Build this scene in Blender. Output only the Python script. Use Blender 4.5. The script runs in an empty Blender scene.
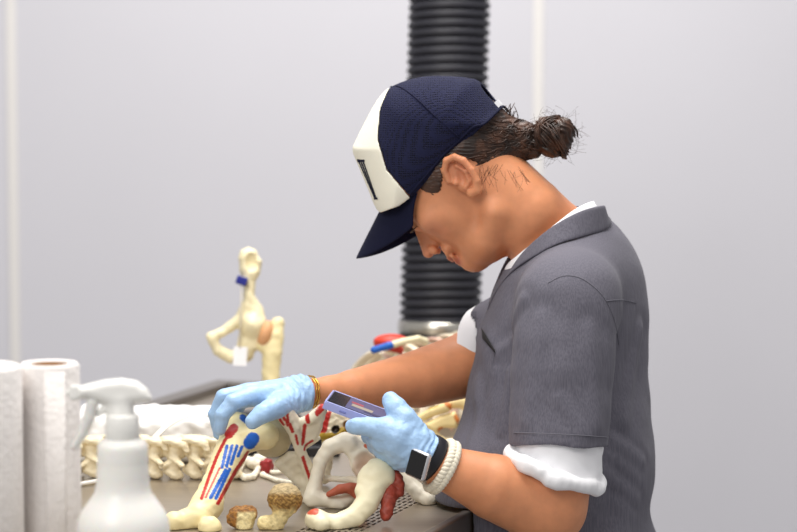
import bpy, math, random
import numpy as np
from mathutils import Vector, Matrix

# ------------------------------------------------------------------ camera, world, lights, exposure
SC = bpy.context.scene
COL = SC.collection
FPX, V0, CAMZ, CAMD = 2400.0, 60.0, 1.575, 3.0
PITCH = math.atan((266 - V0) / FPX)
camd = bpy.data.cameras.new('camera')
cam = bpy.data.objects.new('camera', camd)
COL.objects.link(cam)
cam.location = (0, -CAMD, CAMZ)
cam.rotation_euler = (math.pi / 2 - PITCH, 0, 0)
camd.sensor_width = 36.0
camd.lens = FPX * 36.0 / 797.0
camd.clip_end = 60
camd.dof.use_dof = True
camd.dof.focus_distance = 3.02
camd.dof.aperture_fstop = 4.5
SC.camera = cam

world = bpy.data.worlds.new('world')
SC.world = world
world.use_nodes = True
bg = world.node_tree.nodes['Background']
bg.inputs[0].default_value = (0.99, 0.975, 0.975, 1)
bg.inputs[1].default_value = 0.50

def area(name, loc, target, sx, sy, power, color=(1, 1, 1)):
    l = bpy.data.lights.new(name, 'AREA')
    l.shape = 'RECTANGLE'
    l.size, l.size_y, l.energy, l.color = sx, sy, power, color
    o = bpy.data.objects.new(name, l)
    COL.objects.link(o)
    o.location = loc
    o.rotation_euler = (Vector(target) - Vector(loc)).to_track_quat('-Z', 'Y').to_euler()
    return o
area('ceiling_lamp_over_table', (0.05, 0.1, 3.1), (0.05, 0.15, 1.0), 1.3, 1.6, 54, (1.0, 0.97, 0.93))
area('ceiling_lamp_by_wall', (0.15, 1.1, 3.3), (0.15, 2.6, 1.3), 1.2, 0.7, 36, (1.0, 0.98, 0.96))
area('ceiling_lamp_front', (-1.3, -2.4, 3.0), (-0.1, 0.1, 1.1), 1.2, 1.2, 37, (1.0, 0.97, 0.93))

SC.view_settings.view_transform = 'Standard'
SC.view_settings.look = 'None'
SC.view_settings.gamma = 1.0
SC.view_settings.use_curve_mapping = False
SC.view_settings.exposure = 0.0

# ------------------------------------------------------------------ placing helpers
CAM = np.array([0, -CAMD, CAMZ])
FW = np.array([0, math.cos(PITCH), -math.sin(PITCH)])
UP = np.array([0, math.sin(PITCH), math.cos(PITCH)])
RT = np.array([1.0, 0, 0])
TZ = 1.0                                            # height of the table top

def P(u, v, d):
    r = FW + RT * ((u - 398.5) / FPX) - UP * ((v - 266) / FPX)
    return CAM + r * (d / r[1])
def px(n, d=3.0):
    return n * d / FPX
def on_table(u, d):
    p = P(u, 300, d)
    return np.array([p[0], p[1], TZ])

class Frame:
    """a rigid local frame at a real place: u, v, w in small units of s metres, w across the thing"""
    def __init__(s, u0, v0, d0, yaw=0.0, lean=0.0):
        s.c = P(u0, v0, d0)
        f = s.c - CAM
        f = f / np.linalg.norm(f)
        r = np.cross(f, [0, 0, 1.0]); r /= np.linalg.norm(r)
        u = np.cross(r, f)
        s.s = np.dot(s.c - CAM, FW) / FPX
        s.u0, s.v0 = u0, v0
        t = math.tan(yaw)
        s.ex = r - f * t
        s.lat = f * math.cos(yaw) + r * math.sin(yaw)
        s.up = u - s.lat * lean
        s.lat = (s.lat + u * lean) / math.sqrt(1 + lean * lean)
        s.f2 = 1 + lean * lean
        s.e2 = np.dot(s.ex, s.ex)
    def __call__(s, u, v, w=0.0):
        return s.c + (s.ex * (u - s.u0) + s.up * (s.v0 - v) + s.lat * w) * s.s
    def inv(s, p):
        q = p - s.c
        return (s.u0 + (q @ s.ex) / s.e2 / s.s, s.v0 - (q @ s.up) / s.f2 / s.s, (q @ s.lat) / s.s)
    def dirv(s, du, dv, dw=0.0):
        a = s.ex / math.sqrt(s.e2) * du - s.up * dv + s.lat * dw
        return a / np.linalg.norm(a)

# ------------------------------------------------------------------ distance fields
def smin(a, b, k):
    if k <= 0: return np.minimum(a, b)
    h = np.clip(0.5 + 0.5 * (b - a) / k, 0, 1)
    return b * (1 - h) + a * h - k * h * (1 - h)

def box8(fr, u0, u1, v0, v1, w0, w1):
    return [fr(u, v, w) for u in (u0, u1) for v in (v0, v1) for w in (w0, w1)]

class Field:
    def __init__(s):
        s.p = []
        s.mod = None
    def add(s, f, k=0.004, op='u'):
        s.p.append((op, f, k)); return s
    def cap(s, a, b, ra, rb=None, k=0.004, op='u'):
        a = np.asarray(a, float); b = np.asarray(b, float)
        rb = ra if rb is None else rb
        ab = b - a; L2 = float(ab @ ab) + 1e-12
        def f(p):
            q = p - a
            t = np.clip((q @ ab) / L2, 0, 1)
            e = q - t[:, None] * ab
            return np.sqrt(np.einsum('ij,ij->i', e, e)) - (ra + (rb - ra) * t)
        return s.add(f, k, op)
    def chain(s, pts, rs, k=0.004, op='u', k0=None, kin=0.0015):
        """one run of tapered limbs, joined as a whole to what is there"""
        A = np.array([np.asarray(p, float) for p in pts]); R = np.asarray(rs, float)
        def f(p):
            d = None
            for i in range(len(A) - 1):
                ab = A[i + 1] - A[i]; q = p - A[i]
                t = np.clip((q @ ab) / (ab @ ab + 1e-12), 0, 1)
                e = q - t[:, None] * ab
                b = np.sqrt(np.einsum('ij,ij->i', e, e)) - (R[i] + (R[i + 1] - R[i]) * t)
                d = b if d is None else smin(d, b, kin)
            return d
        return s.add(f, k, op)
    def ball(s, c, r, k=0.004, op='u'):
        c = np.asarray(c, float)
        return s.add(lambda p: np.sqrt(((p - c) ** 2).sum(1)) - r, k, op)
    def ell(s, c, axes, radii, k=0.004, op='u'):
        c = np.asarray(c, float)
        A = np.array([np.asarray(a, float) / np.linalg.norm(a) for a in axes])
        R = np.asarray(radii, float)
        def f(p):
            q = (p - c) @ A.T
            k0 = np.sqrt(((q / R) ** 2).sum(1)) + 1e-9
            k1 = np.sqrt(((q / R ** 2) ** 2).sum(1)) + 1e-9
            return k0 * (k0 - 1) / k1
        return s.add(f, k, op)
    def box(s, c, axes, half, r=0.002, k=0.004, op='u'):
        c = np.asarray(c, float)
        A = np.array([np.asarray(a, float) / np.linalg.norm(a) for a in axes])
        H = np.asarray(half, float) - r
        def f(p):
            q = np.abs((p - c) @ A.T) - H
            return np.sqrt((np.maximum(q, 0) ** 2).sum(1)) + np.minimum(q.max(1), 0) - r
        return s.add(f, k, op)
    def poly(s, fr, pts, D, W, k=0.004, op='u'):
        """a closed outline in the frame's plane, swelling to half thickness W away from its edge"""
        A = np.asarray(pts, float); B = np.roll(A, -1, 0)
        def f(p):
            u, v, w = fr.inv(p)
            best = np.full(len(p), 1e9); ins = np.zeros(len(p), bool)
            for a, b in zip(A, B):
                e = b - a
                t = np.clip(((u - a[0]) * e[0] + (v - a[1]) * e[1]) / (e @ e + 1e-9), 0, 1)
                best = np.minimum(best, (u - a[0] - t * e[0]) ** 2 + (v - a[1] - t * e[1]) ** 2)
                c1 = (a[1] > v) != (b[1] > v)
                if b[1] != a[1]:
                    ins ^= c1 & (u < (b[0] - a[0]) * (v - a[1]) / (b[1] - a[1]) + a[0])
            dist = np.where(ins, np.sqrt(best), -np.sqrt(best))
            q0 = np.maximum(D - dist, 0); q1 = np.abs(w) * (D / W)
            return (np.sqrt(q0 ** 2 + q1 ** 2) - D) * fr.s * min(1.0, W / D)
        return s.add(f, k, op)
    def cutbox(s, f):
        return s.add(f, 0.001, 's')
    def half(s, c, n, k=0.002, op='i'):
        """keep only the side that n points away from"""
        c = np.asarray(c, float); n = np.asarray(n, float) / np.linalg.norm(n)
        return s.add(lambda p: (p - c) @ n, k, op)
    def sub(s, other, k=0.004, op='u', off=0.0):
        return s.add(lambda p: other(p) - off, k, op)
    def __call__(s, p, keep=None):
        d = None
        for i, (op, f, k) in enumerate(s.p):
            if keep is not None and not keep[i]: continue
            b = f(p)
            if d is None: d = b
            elif op == 'u': d = smin(d, b, k)
            elif op == 's': d = -smin(-d, b, k)
            else: d = -smin(-d, -b, k)
        if d is None: d = np.full(len(p), 1.0)
        if s.mod is not None: d = s.mod(p, d)
        return d
    def shell(s, t):
        g = Field()
        g.add(lambda p: (lambda d: np.maximum(d, -(d + t)))(s(p)))
        return g

def surfnet(F, lo, hi, vs, n=16):
    lo = np.asarray(lo, float); hi = np.asarray(hi, float)
    B = n * vs
    nb = np.maximum(1, np.ceil((hi - lo) / B).astype(int))
    idx = np.stack(np.meshgrid(*[np.arange(k) for k in nb], indexing='ij'), -1).reshape(-1, 3)
    cen = lo + (idx + 0.5) * B
    Rb = B * 0.5 * math.sqrt(3)
    D = np.stack([f(cen) for _, f, _ in F.p])
    ops = [op for op, _, _ in F.p]
    tot = F(cen)
    act = np.abs(tot) < Rb * 1.5 + 0.004
    idx = idx[act]; D = D[:, act]
    un = np.array([o == 'u' for o in ops])
    m = D[un].min(0)
    ks = np.array([k for _, _, k in F.p])
    N = nb * n + 2
    g = np.stack(np.meshgrid(*[np.arange(n + 1)] * 3, indexing='ij'), -1).reshape(-1, 3)
    keys, verts, quads = [], [], []
    strides = np.array([N[1] * N[2], N[2], 1], dtype=np.int64)
    corners = np.array([[i, j, k] for i in (0, 1) for j in (0, 1) for k in (0, 1)])
    edges = [(0, 1), (2, 3), (4, 5), (6, 7), (0, 2), (1, 3), (4, 6), (5, 7), (0, 4), (1, 5), (2, 6), (3, 7)]
    for bi in range(len(idx)):
        keep = np.where(un, D[:, bi] < m[bi] + 2.6 * Rb + 2 * ks, D[:, bi] < 2.2 * Rb + 2 * ks + 0.01)
        for i, o in enumerate(ops):
            if o == 'i': keep[i] = True
        base = idx[bi] * n
        d = F(lo + (base + g) * vs, keep).reshape(n + 1, n + 1, n + 1)
        sg = d < 0
        if sg.all() or not sg.any(): continue
        c8 = np.stack([d[c[0]:n + c[0], c[1]:n + c[1], c[2]:n + c[2]] for c in corners], -1)
        s8 = c8 < 0
        cnt = s8.sum(-1)
        ci = np.argwhere((cnt > 0) & (cnt < 8))
        if len(ci):
            vals = c8[ci[:, 0], ci[:, 1], ci[:, 2]]
            acc = np.zeros((len(ci), 3)); num = np.zeros(len(ci))
            for a, b in edges:
                va, vb = vals[:, a], vals[:, b]
                x = (va < 0) != (vb < 0)
                t = np.where(x, va / np.where(x, va - vb, 1), 0)
                pos = corners[a] + t[:, None] * (corners[b] - corners[a])
                acc += pos * x[:, None]; num += x
            verts.append(lo + (base + ci + acc / num[:, None]) * vs)
            keys.append(((base + ci + 1) * strides).sum(1))
        for ax in range(3):
            sl0 = sg[:n, :n, :n]
            sh = [slice(0, n)] * 3; sh[ax] = slice(1, n + 1)
            sl1 = sg[tuple(sh)]
            ei = np.argwhere(sl0 != sl1)
            if not len(ei): continue
            inside = sl0[ei[:, 0], ei[:, 1], ei[:, 2]]
            gk = ((base + ei + 1) * strides).sum(1)
            b1, b2 = strides[(ax + 1) % 3], strides[(ax + 2) % 3]
            q = np.stack([gk - b1 - b2, gk - b2, gk, gk - b1], 1)
            q[~inside] = q[~inside][:, ::-1]
            quads.append(q)
    keys = np.concatenate(keys); verts = np.concatenate(verts); quads = np.concatenate(quads)
    o = np.argsort(keys); sk = keys[o]
    pos = np.clip(np.searchsorted(sk, quads), 0, len(sk) - 1)
    good = (sk[pos] == quads).all(1)
    return verts, o[pos[good]]

# ------------------------------------------------------------------ object helpers
ORG = {}
def tag(o, label=None, cat=None, group=None, kind=None):
    if label: o['label'] = label
    if cat: o['category'] = cat
    if group: o['group'] = group
    if kind: o['kind'] = kind
    return o
def empty(name, loc):
    o = bpy.data.objects.new(name, None); COL.objects.link(o)
    o.location = tuple(loc); ORG[o] = np.asarray(loc, float)
    o.empty_display_size = 0.05
    return o
def link_mesh(name, verts, faces, m, parent=None, smooth=True, origin=None, paint=None):
    """verts in world metres; the object's origin is its base (or its parent's origin)"""
    verts = np.asarray(verts, float)
    if parent is not None: org = ORG[parent]
    elif origin is not None: org = np.asarray(origin, float)
    else:
        lo, hi = verts.min(0), verts.max(0)
        org = np.array([(lo[0] + hi[0]) / 2, (lo[1] + hi[1]) / 2, lo[2]])
    me = bpy.data.meshes.new(name)
    V = (verts - org).astype(np.float32)
    if isinstance(faces, np.ndarray):
        me.vertices.add(len(V)); me.vertices.foreach_set('co', V.ravel())
        nf = len(faces)
        me.loops.add(nf * 4); me.loops.foreach_set('vertex_index', faces.astype(np.int32).ravel())
        me.polygons.add(nf)
        me.polygons.foreach_set('loop_start', np.arange(0, nf * 4, 4, dtype=np.int32))
        me.update(calc_edges=True); me.validate()
    else:
        me.from_pydata([tuple(map(float, x)) for x in V], [], faces)
    if smooth:
        me.polygons.foreach_set('use_smooth', np.ones(len(me.polygons), bool))
    if paint is not None:
        c = np.ones((len(V), 4), np.float32); c[:, :3] = paint(verts)
        at = me.attributes.new('paint', 'FLOAT_COLOR', 'POINT')
        at.data.foreach_set('color', c.ravel())
    me.update()
    for x in (m if isinstance(m, (list, tuple)) else [m]): me.materials.append(x)
    o = bpy.data.objects.new(name, me); COL.objects.link(o)
    if parent is not None: o.parent = parent
    else: o.location = tuple(org)
    ORG[o] = org
    return o
REST = [False]
def solid(name, F, pts, pad, vs, m, parent=None, paint=None, origin=None):
    pts = np.asarray(pts, float); pad = max(pad, 0.022)
    if REST[0]: F = Field().sub(F).half((0, 0, TZ + 0.0004), (0, 0, -1), 0.0)
    v, q = surfnet(F, pts.min(0) - pad, pts.max(0) + pad, vs)
    return link_mesh(name, v, q, m, parent, True, origin, paint)

def catmull(pts, n=8, closed=False):
    pts = [np.asarray(p, float) for p in pts]
    L = len(pts); out = []
    for i in range(L if closed else L - 1):
        if closed: p0, p1, p2, p3 = pts[i - 1], pts[i], pts[(i + 1) % L], pts[(i + 2) % L]
        else: p0, p1, p2, p3 = pts[max(i - 1, 0)], pts[i], pts[i + 1], pts[min(i + 2, L - 1)]
        for j in range(n):
            t = j / n
            out.append(0.5 * (2 * p1 + (p2 - p0) * t + (2 * p0 - 5 * p1 + 4 * p2 - p3) * t * t + (3 * p1 - p0 - 3 * p2 + p3) * t ** 3))
    if not closed: out.append(pts[-1])
    return out
class MB:
    def __init__(s): s.v, s.f = [], []
    def add(s, v, f):
        b = len(s.v); s.v += [np.asarray(x, float) for x in v]; s.f += [tuple(i + b for i in q) for q in f]
    def box(s, c, half, ax=None):
        c = np.asarray(c, float)
        ax = np.eye(3) if ax is None else np.asarray(ax, float)
        v = [c + ax[0] * half[0] * i + ax[1] * half[1] * j + ax[2] * half[2] * k for i in (-1, 1) for j in (-1, 1) for k in (-1, 1)]
        s.add(v, [(0, 1, 3, 2), (4, 6, 7, 5), (0, 4, 5, 1), (2, 3, 7, 6), (0, 2, 6, 4), (1, 5, 7, 3)])
    def tube(s, pts, r, n=8, closed=False, flat=1.0, nrm=None, caps=True):
        pts = [np.asarray(p, float) for p in pts]; L = len(pts)
        rs = r if hasattr(r, '__len__') else [r] * L
        v = []; prev = None
        for i in range(L):
            t = pts[(i + 1) % L] - pts[i - 1] if (closed or 0 < i < L - 1) else (pts[1] - pts[0] if i == 0 else pts[-1] - pts[-2])
            t = t / (np.linalg.norm(t) + 1e-12)
            if prev is None:
                a = np.array(nrm, float) if nrm is not None else (np.array([0, 0, 1.0]) if abs(t[2]) < 0.9 else RT)
            else: a = prev
            a = a - t * (a @ t); a /= np.linalg.norm(a) + 1e-12; prev = a
            b = np.cross(t, a)
            for k in range(n):
                an = 2 * math.pi * k / n
                v.append(pts[i] + a * math.cos(an) * rs[i] * flat + b * math.sin(an) * rs[i])
        f = []
        for i in range(L if closed else L - 1):
            for k in range(n):
                i2 = (i + 1) % L
                f.append((i * n + k, i * n + (k + 1) % n, i2 * n + (k + 1) % n, i2 * n + k))
        if not closed and caps:
            f.append(tuple(range(n))[::-1]); f.append(tuple((L - 1) * n + k for k in range(n)))
        s.add(v, f)
    def lathe(s, c, prof, n=32, axis=(0, 0, 1), xa=None):
        c = np.asarray(c, float); z = np.asarray(axis, float); z = z / np.linalg.norm(z)
        x = np.cross(z, [0, 1.0, 0.1]) if xa is None else np.asarray(xa, float)
        x = x - z * (x @ z); x /= np.linalg.norm(x); y = np.cross(z, x)
        v = [c + z * h + (x * math.cos(2 * math.pi * k / n) + y * math.sin(2 * math.pi * k / n)) * r for r, h in prof for k in range(n)]
        f = []
        for i in range(len(prof) - 1):
            for k in range(n):
                f.append((i * n + k, i * n + (k + 1) % n, (i + 1) * n + (k + 1) % n, (i + 1) * n + k))
        s.add(v, f)
    def build(s, name, m, parent=None, smooth=True, origin=None, bevel=0, subsurf=0, solidify=0):
        o = link_mesh(name, s.v, s.f, m, parent, smooth, origin)
        if solidify:
            md = o.modifiers.new('solid', 'SOLIDIFY'); md.thickness = solidify; md.offset = 0
        if bevel:
            md = o.modifiers.new('bevel', 'BEVEL'); md.width = bevel; md.segments = 3; md.limit_method = 'ANGLE'; md.angle_limit = math.radians(40)
            o.data.set_sharp_from_angle(angle=math.radians(35))
            md.harden_normals = False
        if subsurf:
            md = o.modifiers.new('sub', 'SUBSURF'); md.levels = md.render_levels = subsurf
        return o
def ribbon(name, railA, railB, m, parent, thick, n=8, mid=0.0):
    """cloth band between two rails"""
    A = catmull(railA, n); Bq = catmull(railB, n)
    rows = 5
    v = []; f = []
    for i, (a, b) in enumerate(zip(A, Bq)):
        for j in range(rows):
            v.append(a + (b - a) * j / (rows - 1))
    for i in range(len(A) - 1):
        for j in range(rows - 1):
            f.append((i * rows + j, i * rows + j + 1, (i + 1) * rows + j + 1, (i + 1) * rows + j))
    o = link_mesh(name, v, f, m, parent)
    md = o.modifiers.new('solid', 'SOLIDIFY'); md.thickness = thick; md.offset = 0
    md = o.modifiers.new('sub', 'SUBSURF'); md.levels = md.render_levels = 1
    return o
def copy_tree(o, parent=None, loc=None):
    c = o.copy(); COL.objects.link(c)
    if parent is not None: c.parent = parent
    for ch in list(o.children): copy_tree(ch, c)
    if loc is not None: c.location = tuple(loc)
    return c

# ------------------------------------------------------------------ materials
def srgb(r, g, b):
    f = lambda c: (c / 255 / 12.92) if c / 255 <= 0.04045 else ((c / 255 + 0.055) / 1.055) ** 2.4
    return (f(r), f(g), f(b))
def mat(name, col=None, rough=0.5, metal=0.0, vary=0.0, vscale=30, bump=0.0, bscale=200, stretch=(1, 1, 1), sss=0.0, coat=0.0, spec=0.5, paint=False, trans=0.0, col2=None, sheen=0.0, alpha=1.0):
    m = bpy.data.materials.new(name); m.use_nodes = True
    nt = m.node_tree; b = nt.nodes['Principled BSDF']; L = nt.links.new
    b.inputs['Roughness'].default_value = rough; b.inputs['Metallic'].default_value = metal
    b.inputs['Specular IOR Level'].default_value = spec
    b.inputs['Coat Weight'].default_value = coat
    b.inputs['Sheen Weight'].default_value = sheen
    b.inputs['Transmission Weight'].default_value = trans
    b.inputs['Alpha'].default_value = alpha
    if sss:
        b.inputs['Subsurface Weight'].default_value = sss
        b.inputs['Subsurface Radius'].default_value = (0.010, 0.004, 0.002)
        b.inputs['Subsurface Scale'].default_value = 0.6
    if col is not None: b.inputs['Base Color'].default_value = (*col, 1)
    tc = nt.nodes.new('ShaderNodeTexCoord')
    mp = nt.nodes.new('ShaderNodeMapping'); mp.inputs['Scale'].default_value = stretch
    L(tc.outputs['Object'], mp.inputs['Vector'])
    src = None
    if paint:
        at = nt.nodes.new('ShaderNodeAttribute'); at.attribute_name = 'paint'; src = at.outputs['Color']
        L(src, b.inputs['Base Color'])
    if vary or col2 is not None:
        nz = nt.nodes.new('ShaderNodeTexNoise'); nz.inputs['Scale'].default_value = vscale; nz.inputs['Detail'].default_value = 5
        L(mp.outputs[0], nz.inputs['Vector'])
        mx = nt.nodes.new('ShaderNodeMix'); mx.data_type = 'RGBA'
        if col2 is not None:
            rp = nt.nodes.new('ShaderNodeMapRange'); rp.inputs[1].default_value = 0.38; rp.inputs[2].default_value = 0.62
            L(nz.outputs['Fac'], rp.inputs[0]); L(rp.outputs[0], mx.inputs['Factor'])
            mx.inputs[6].default_value = (*col, 1); mx.inputs[7].default_value = (*col2, 1)
        else:
            mx.blend_type = 'MULTIPLY'; mx.inputs['Factor'].default_value = 1.0
            rp = nt.nodes.new('ShaderNodeMapRange'); rp.inputs[1].default_value = 0.3; rp.inputs[2].default_value = 0.7
            rp.inputs[3].default_value = 1 - vary; rp.inputs[4].default_value = 1 + vary * 0.4
            L(nz.outputs['Fac'], rp.inputs[0])
            if src is not None: L(src, mx.inputs[6])
            else: mx.inputs[6].default_value = (*col, 1)
            L(rp.outputs[0], mx.inputs[7])
        L(mx.outputs[2], b.inputs['Base Color'])
    if bump:
        n2 = nt.nodes.new('ShaderNodeTexNoise'); n2.inputs['Scale'].default_value = bscale; n2.inputs['Detail'].default_value = 4
        L(mp.outputs[0], n2.inputs['Vector'])
        bp = nt.nodes.new('ShaderNodeBump'); bp.inputs['Strength'].default_value = bump; bp.inputs['Distance'].default_value = 0.002
        L(n2.outputs['Fac'], bp.inputs['Height']); L(bp.outputs[0], b.inputs['Normal'])
    return m
def seg_dist(p, pts):
    best = np.full(len(p), 1e9)
    for a, b in zip(pts[:-1], pts[1:]):
        a = np.asarray(a, float); e = np.asarray(b, float) - a
        t = np.clip(((p - a) @ e) / (e @ e + 1e-12), 0, 1)
        best = np.minimum(best, ((p - a - t[:, None] * e) ** 2).sum(1))
    return np.sqrt(best)
def wob(p, s):
    q = p * s
    return (np.sin(q[:, 0] * 1.3 + 2.1 * np.sin(q[:, 1] * .7 + q[:, 2])) + np.sin(q[:, 1] * 1.7 + 1.3 * np.sin(q[:, 2] * .9)) + np.sin(q[:, 2] * 1.9 + 1.7 * np.sin(q[:, 0] * .8 + .5))) / 3
def painter(base, strokes):
    """paint on a model: each stroke is (line of points, radius, colour)"""
    def f(v):
        c = np.tile(np.asarray(base, float), (len(v), 1))
        for pts, r, colr in strokes:
            d = seg_dist(v, pts) + 0.0004 * wob(v, 900)
            t = np.clip((r - d) / 0.0008 + 0.5, 0, 1)[:, None]
            c = c * (1 - t) + np.asarray(colr, float) * t
        return c
    return f
# ------------------------------------------------------------------ colours and shared materials
IVORY = srgb(243, 232, 200); CREAM = srgb(246, 230, 178); WHITEB = srgb(244, 237, 217)
RED = srgb(186, 40, 34); BLUE = srgb(30, 96, 190); NAVY = srgb(28, 34, 78)
M_bone = mat('bone_plastic', rough=0.42, paint=True, vary=0.10, vscale=45, bump=0.12, bscale=160, spec=0.4)
M_oldbone = mat('old_bone', rough=0.7, paint=True, vary=0.35, vscale=180, bump=0.8, bscale=420)
M_steel = mat('brushed_steel', srgb(178, 168, 154), rough=0.36, metal=0.85, vary=0.10, vscale=12, stretch=(1, 14, 1))
M_dark = mat('dark_recess', srgb(28, 26, 26), rough=0.8)
M_paper = mat('paper_towel', srgb(236, 231, 228), rough=0.95, vary=0.05, vscale=120, bump=0.9, bscale=150)
M_card = mat('cardboard_core', srgb(140, 100, 58), rough=0.9, vary=0.1)
M_white = mat('white_plastic', srgb(240, 239, 234), rough=0.38)
M_black = mat('black_plastic', srgb(20, 20, 24), rough=0.45)

# ------------------------------------------------------------------ the room
WY = 2.6
def structure(name, lo, hi, m, bevel=0):
    b = MB(); lo = np.array(lo); hi = np.array(hi); b.box((lo + hi) / 2, (hi - lo) / 2)
    return tag(b.build(name, m, None, False, bevel=bevel), kind='structure')
M_wall = mat('wall_panel', srgb(206, 205, 211), rough=0.5, vary=0.02, vscale=2.0, bump=0.05, bscale=60, spec=0.35)
M_trim = mat('panel_strip', srgb(224, 221, 218), rough=0.5)
M_floor = mat('vinyl_floor', srgb(150, 150, 152), rough=0.5, vary=0.12, vscale=25)
structure('floor', (-3.2, -3.6, -0.05), (3.2, WY, 0), M_floor)
structure('wall_back', (-3.2, WY, 0), (3.2, WY + 0.1, 3.4), M_wall)
structure('baseboard_back', (-3.2, WY - 0.012, 0), (3.2, WY, 0.1), mat('base_strip', srgb(90, 90, 95), rough=0.6))
for i, x in enumerate((-2.12, -0.9, 0.325, 1.55)):
    structure('trim_%d' % (i + 1), (x - 0.012, WY - 0.004, 0.1), (x + 0.012, WY, 3.4), M_trim, bevel=0.002)

# ------------------------------------------------------------------ steel grossing table
TA = math.radians(20)
E1 = np.array([math.sin(TA), math.cos(TA), 0]); E2 = np.array([math.cos(TA), -math.sin(TA), 0]); EZ = np.array([0, 0, 1.0])
TAX = np.array([E2, E1, EZ])
def T(c2, c1, z=TZ): return E2 * c2 + E1 * c1 + EZ * z
C2a, C2b, C1a, C1b = -0.675, 0.070, -0.78, 0.98
Q2a, Q2b, Q1a, Q1b = -0.085, -0.006, -0.60, 0.26     # perforated field
table = empty('steel_table', T((C2a + C2b) / 2, 0.1, 0))
tag(table, 'stainless steel work table with a slotted drain panel, covered in bone models', 'table')
b = MB()
def slab(b, a2, b2, a1, b1, z0, z1): b.box(T((a2 + b2) / 2, (a1 + b1) / 2, (z0 + z1) / 2), ((b2 - a2) / 2, (b1 - a1) / 2, (z1 - z0) / 2), TAX)
slab(b, C2a, Q2a, C1a, C1b, TZ - 0.03, TZ)
slab(b, Q2b, C2b, C1a, C1b, TZ - 0.03, TZ)
slab(b, Q2a, Q2b, C1a, Q1a, TZ - 0.03, TZ)
slab(b, Q2a, Q2b, Q1b, C1b, TZ - 0.03, TZ)
top = b.build('table_top', M_steel, table, False)
b = MB()                                              # raised rim
slab(b, C2a - 0.035, C2a, C1a - 0.012, C1b + 0.035, TZ - 0.04, TZ + 0.014)
slab(b, C2a, C2b, C1b, C1b + 0.035, TZ - 0.04, TZ + 0.014)
slab(b, C2a, C2b, C1a - 0.012, C1a, TZ - 0.04, TZ + 0.014)
slab(b, C2b, C2b + 0.012, C1a - 0.012, C1b, TZ - 0.04, TZ + 0.004)
b.build('rim', mat('rim_steel', srgb(140, 134, 128), rough=0.4, metal=0.85), table, False, bevel=0.003)
b = MB()                                              # slotted panel: every slot is a hole
p1, p2 = 0.0195, 0.0075
n1, n2 = int((Q1b - Q1a) / p1), int((Q2b - Q2a) / p2)
p1, p2 = (Q1b - Q1a) / n1, (Q2b - Q2a) / n2
for i in range(n1):
    for j in range(n2):
        o1 = Q1a + (i + 0.5) * p1; o2 = Q2a + (j + 0.5) * p2
        h1, h2 = p1 * 0.34, p2 * 0.24
        if not (-0.2 < o1): continue
        R = lambda a2, a1, z: T(o2 + a2, o1 + a1, z)
        H2, H1 = p2 / 2, p1 / 2
        v = [R(-H2, -H1, TZ), R(H2, -H1, TZ), R(H2, H1, TZ), R(-H2, H1, TZ)]
        v += [R(-h2, -h1, TZ), R(h2, -h1, TZ), R(h2, h1, TZ), R(-h2, h1, TZ)]
        v += [x - EZ * 0.004 for x in v[4:8]]
        b.add(v, [(0, 1, 5, 4), (1, 2, 6, 5), (2, 3, 7, 6), (3, 0, 4, 7), (4, 5, 9, 8), (5, 6, 10, 9), (6, 7, 11, 10), (7, 4, 8, 11)])
b.add([T(Q2a, Q1a), T(Q2b, Q1a), T(Q2b, -0.2), T(Q2a, -0.2)], [(0, 1, 2, 3)])
b.build('drain_panel', M_steel, table, False)
b = MB(); slab(b, Q2a - 0.02, Q2b + 0.02, Q1a - 0.02, Q1b + 0.02, TZ - 0.09, TZ - 0.035)
b.build('drain_basin', M_dark, table, False)
for s2 in (C2a + 0.04, C2b - 0.05):
    for s1 in (C1a + 0.06, C1b - 0.05):
        b = MB(); b.tube([T(s2, s1, 0.0), T(s2, s1, TZ - 0.03)], 0.02, 16); b.build('leg', M_steel, table)
b = MB(); slab(b, C2a + 0.03, C2b - 0.04, C1a + 0.05, C1b - 0.04, 0.22, 0.24); b.build('shelf', M_steel, table, False)

# ------------------------------------------------------------------ black flexible extraction hose
hb = P(440, 331, 4.2); ht = P(451.5, -60, 4.24)
hb0 = on_table(441, 4.2); hb0[2] = 0
hose = empty('extraction_hose', hb0)
tag(hose, 'black ribbed flexible exhaust hose rising behind the table to the ceiling', 'hose')
b = MB(); R0 = 0.0715; pitch = 0.0157; nz, nth = 560, 56
hl = np.linalg.norm(ht - hb); ax = (ht - hb) / hl
xa = RT - ax * (RT @ ax); xa /= np.linalg.norm(xa); ya = np.cross(ax, xa)
v = []; f = []
for i in range(nz + 1):
    h = hl * i / nz
    for k in range(nth):
        th = 2 * math.pi * k / nth
        ph = (h / pitch - th / (2 * math.pi)) % 1.0
        g = abs(ph - 0.5) * 2
        r = R0 - 0.0095 * max(0.0, (g - 0.40) / 0.60) ** 2.0
        v.append(hb + ax * h + (xa * math.cos(th) + ya * math.sin(th)) * r)
for i in range(nz):
    for k in range(nth):
        f.append((i * nth + k, i * nth + (k + 1) % nth, (i + 1) * nth + (k + 1) % nth, (i + 1) * nth + k))
b.add(v, f); b.build('ribbed_tube', mat('black_rubber', srgb(36, 36, 44), rough=0.5, vary=0.12, vscale=20), hose)
b = MB(); b.lathe(P(440, 332, 4.2), [(0.0725, -0.002), (0.0745, 0), (0.0745, 0.017), (0.0725, 0.019)], 48, ax); b.build('hose_clamp', mat('clamp_steel', srgb(200, 196, 186), rough=0.25, metal=1.0), hose)
cz = P(440, 345, 4.2); 
b = MB(); b.lathe(cz, [(0.070, -0.02), (0.0765, -0.018), (0.0765, 0.012), (0.071, 0.021)], 48, ax); b.build('rubber_collar', M_black, hose)
b = MB(); b.lathe(hb0, [(0.0, 0), (0.13, 0), (0.13, 0.012), (0.068, 0.016), (0.068, cz[2] - 0.015), (0, cz[2] - 0.015)], 40); b.build('steel_pipe', M_steel, hose)

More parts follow.
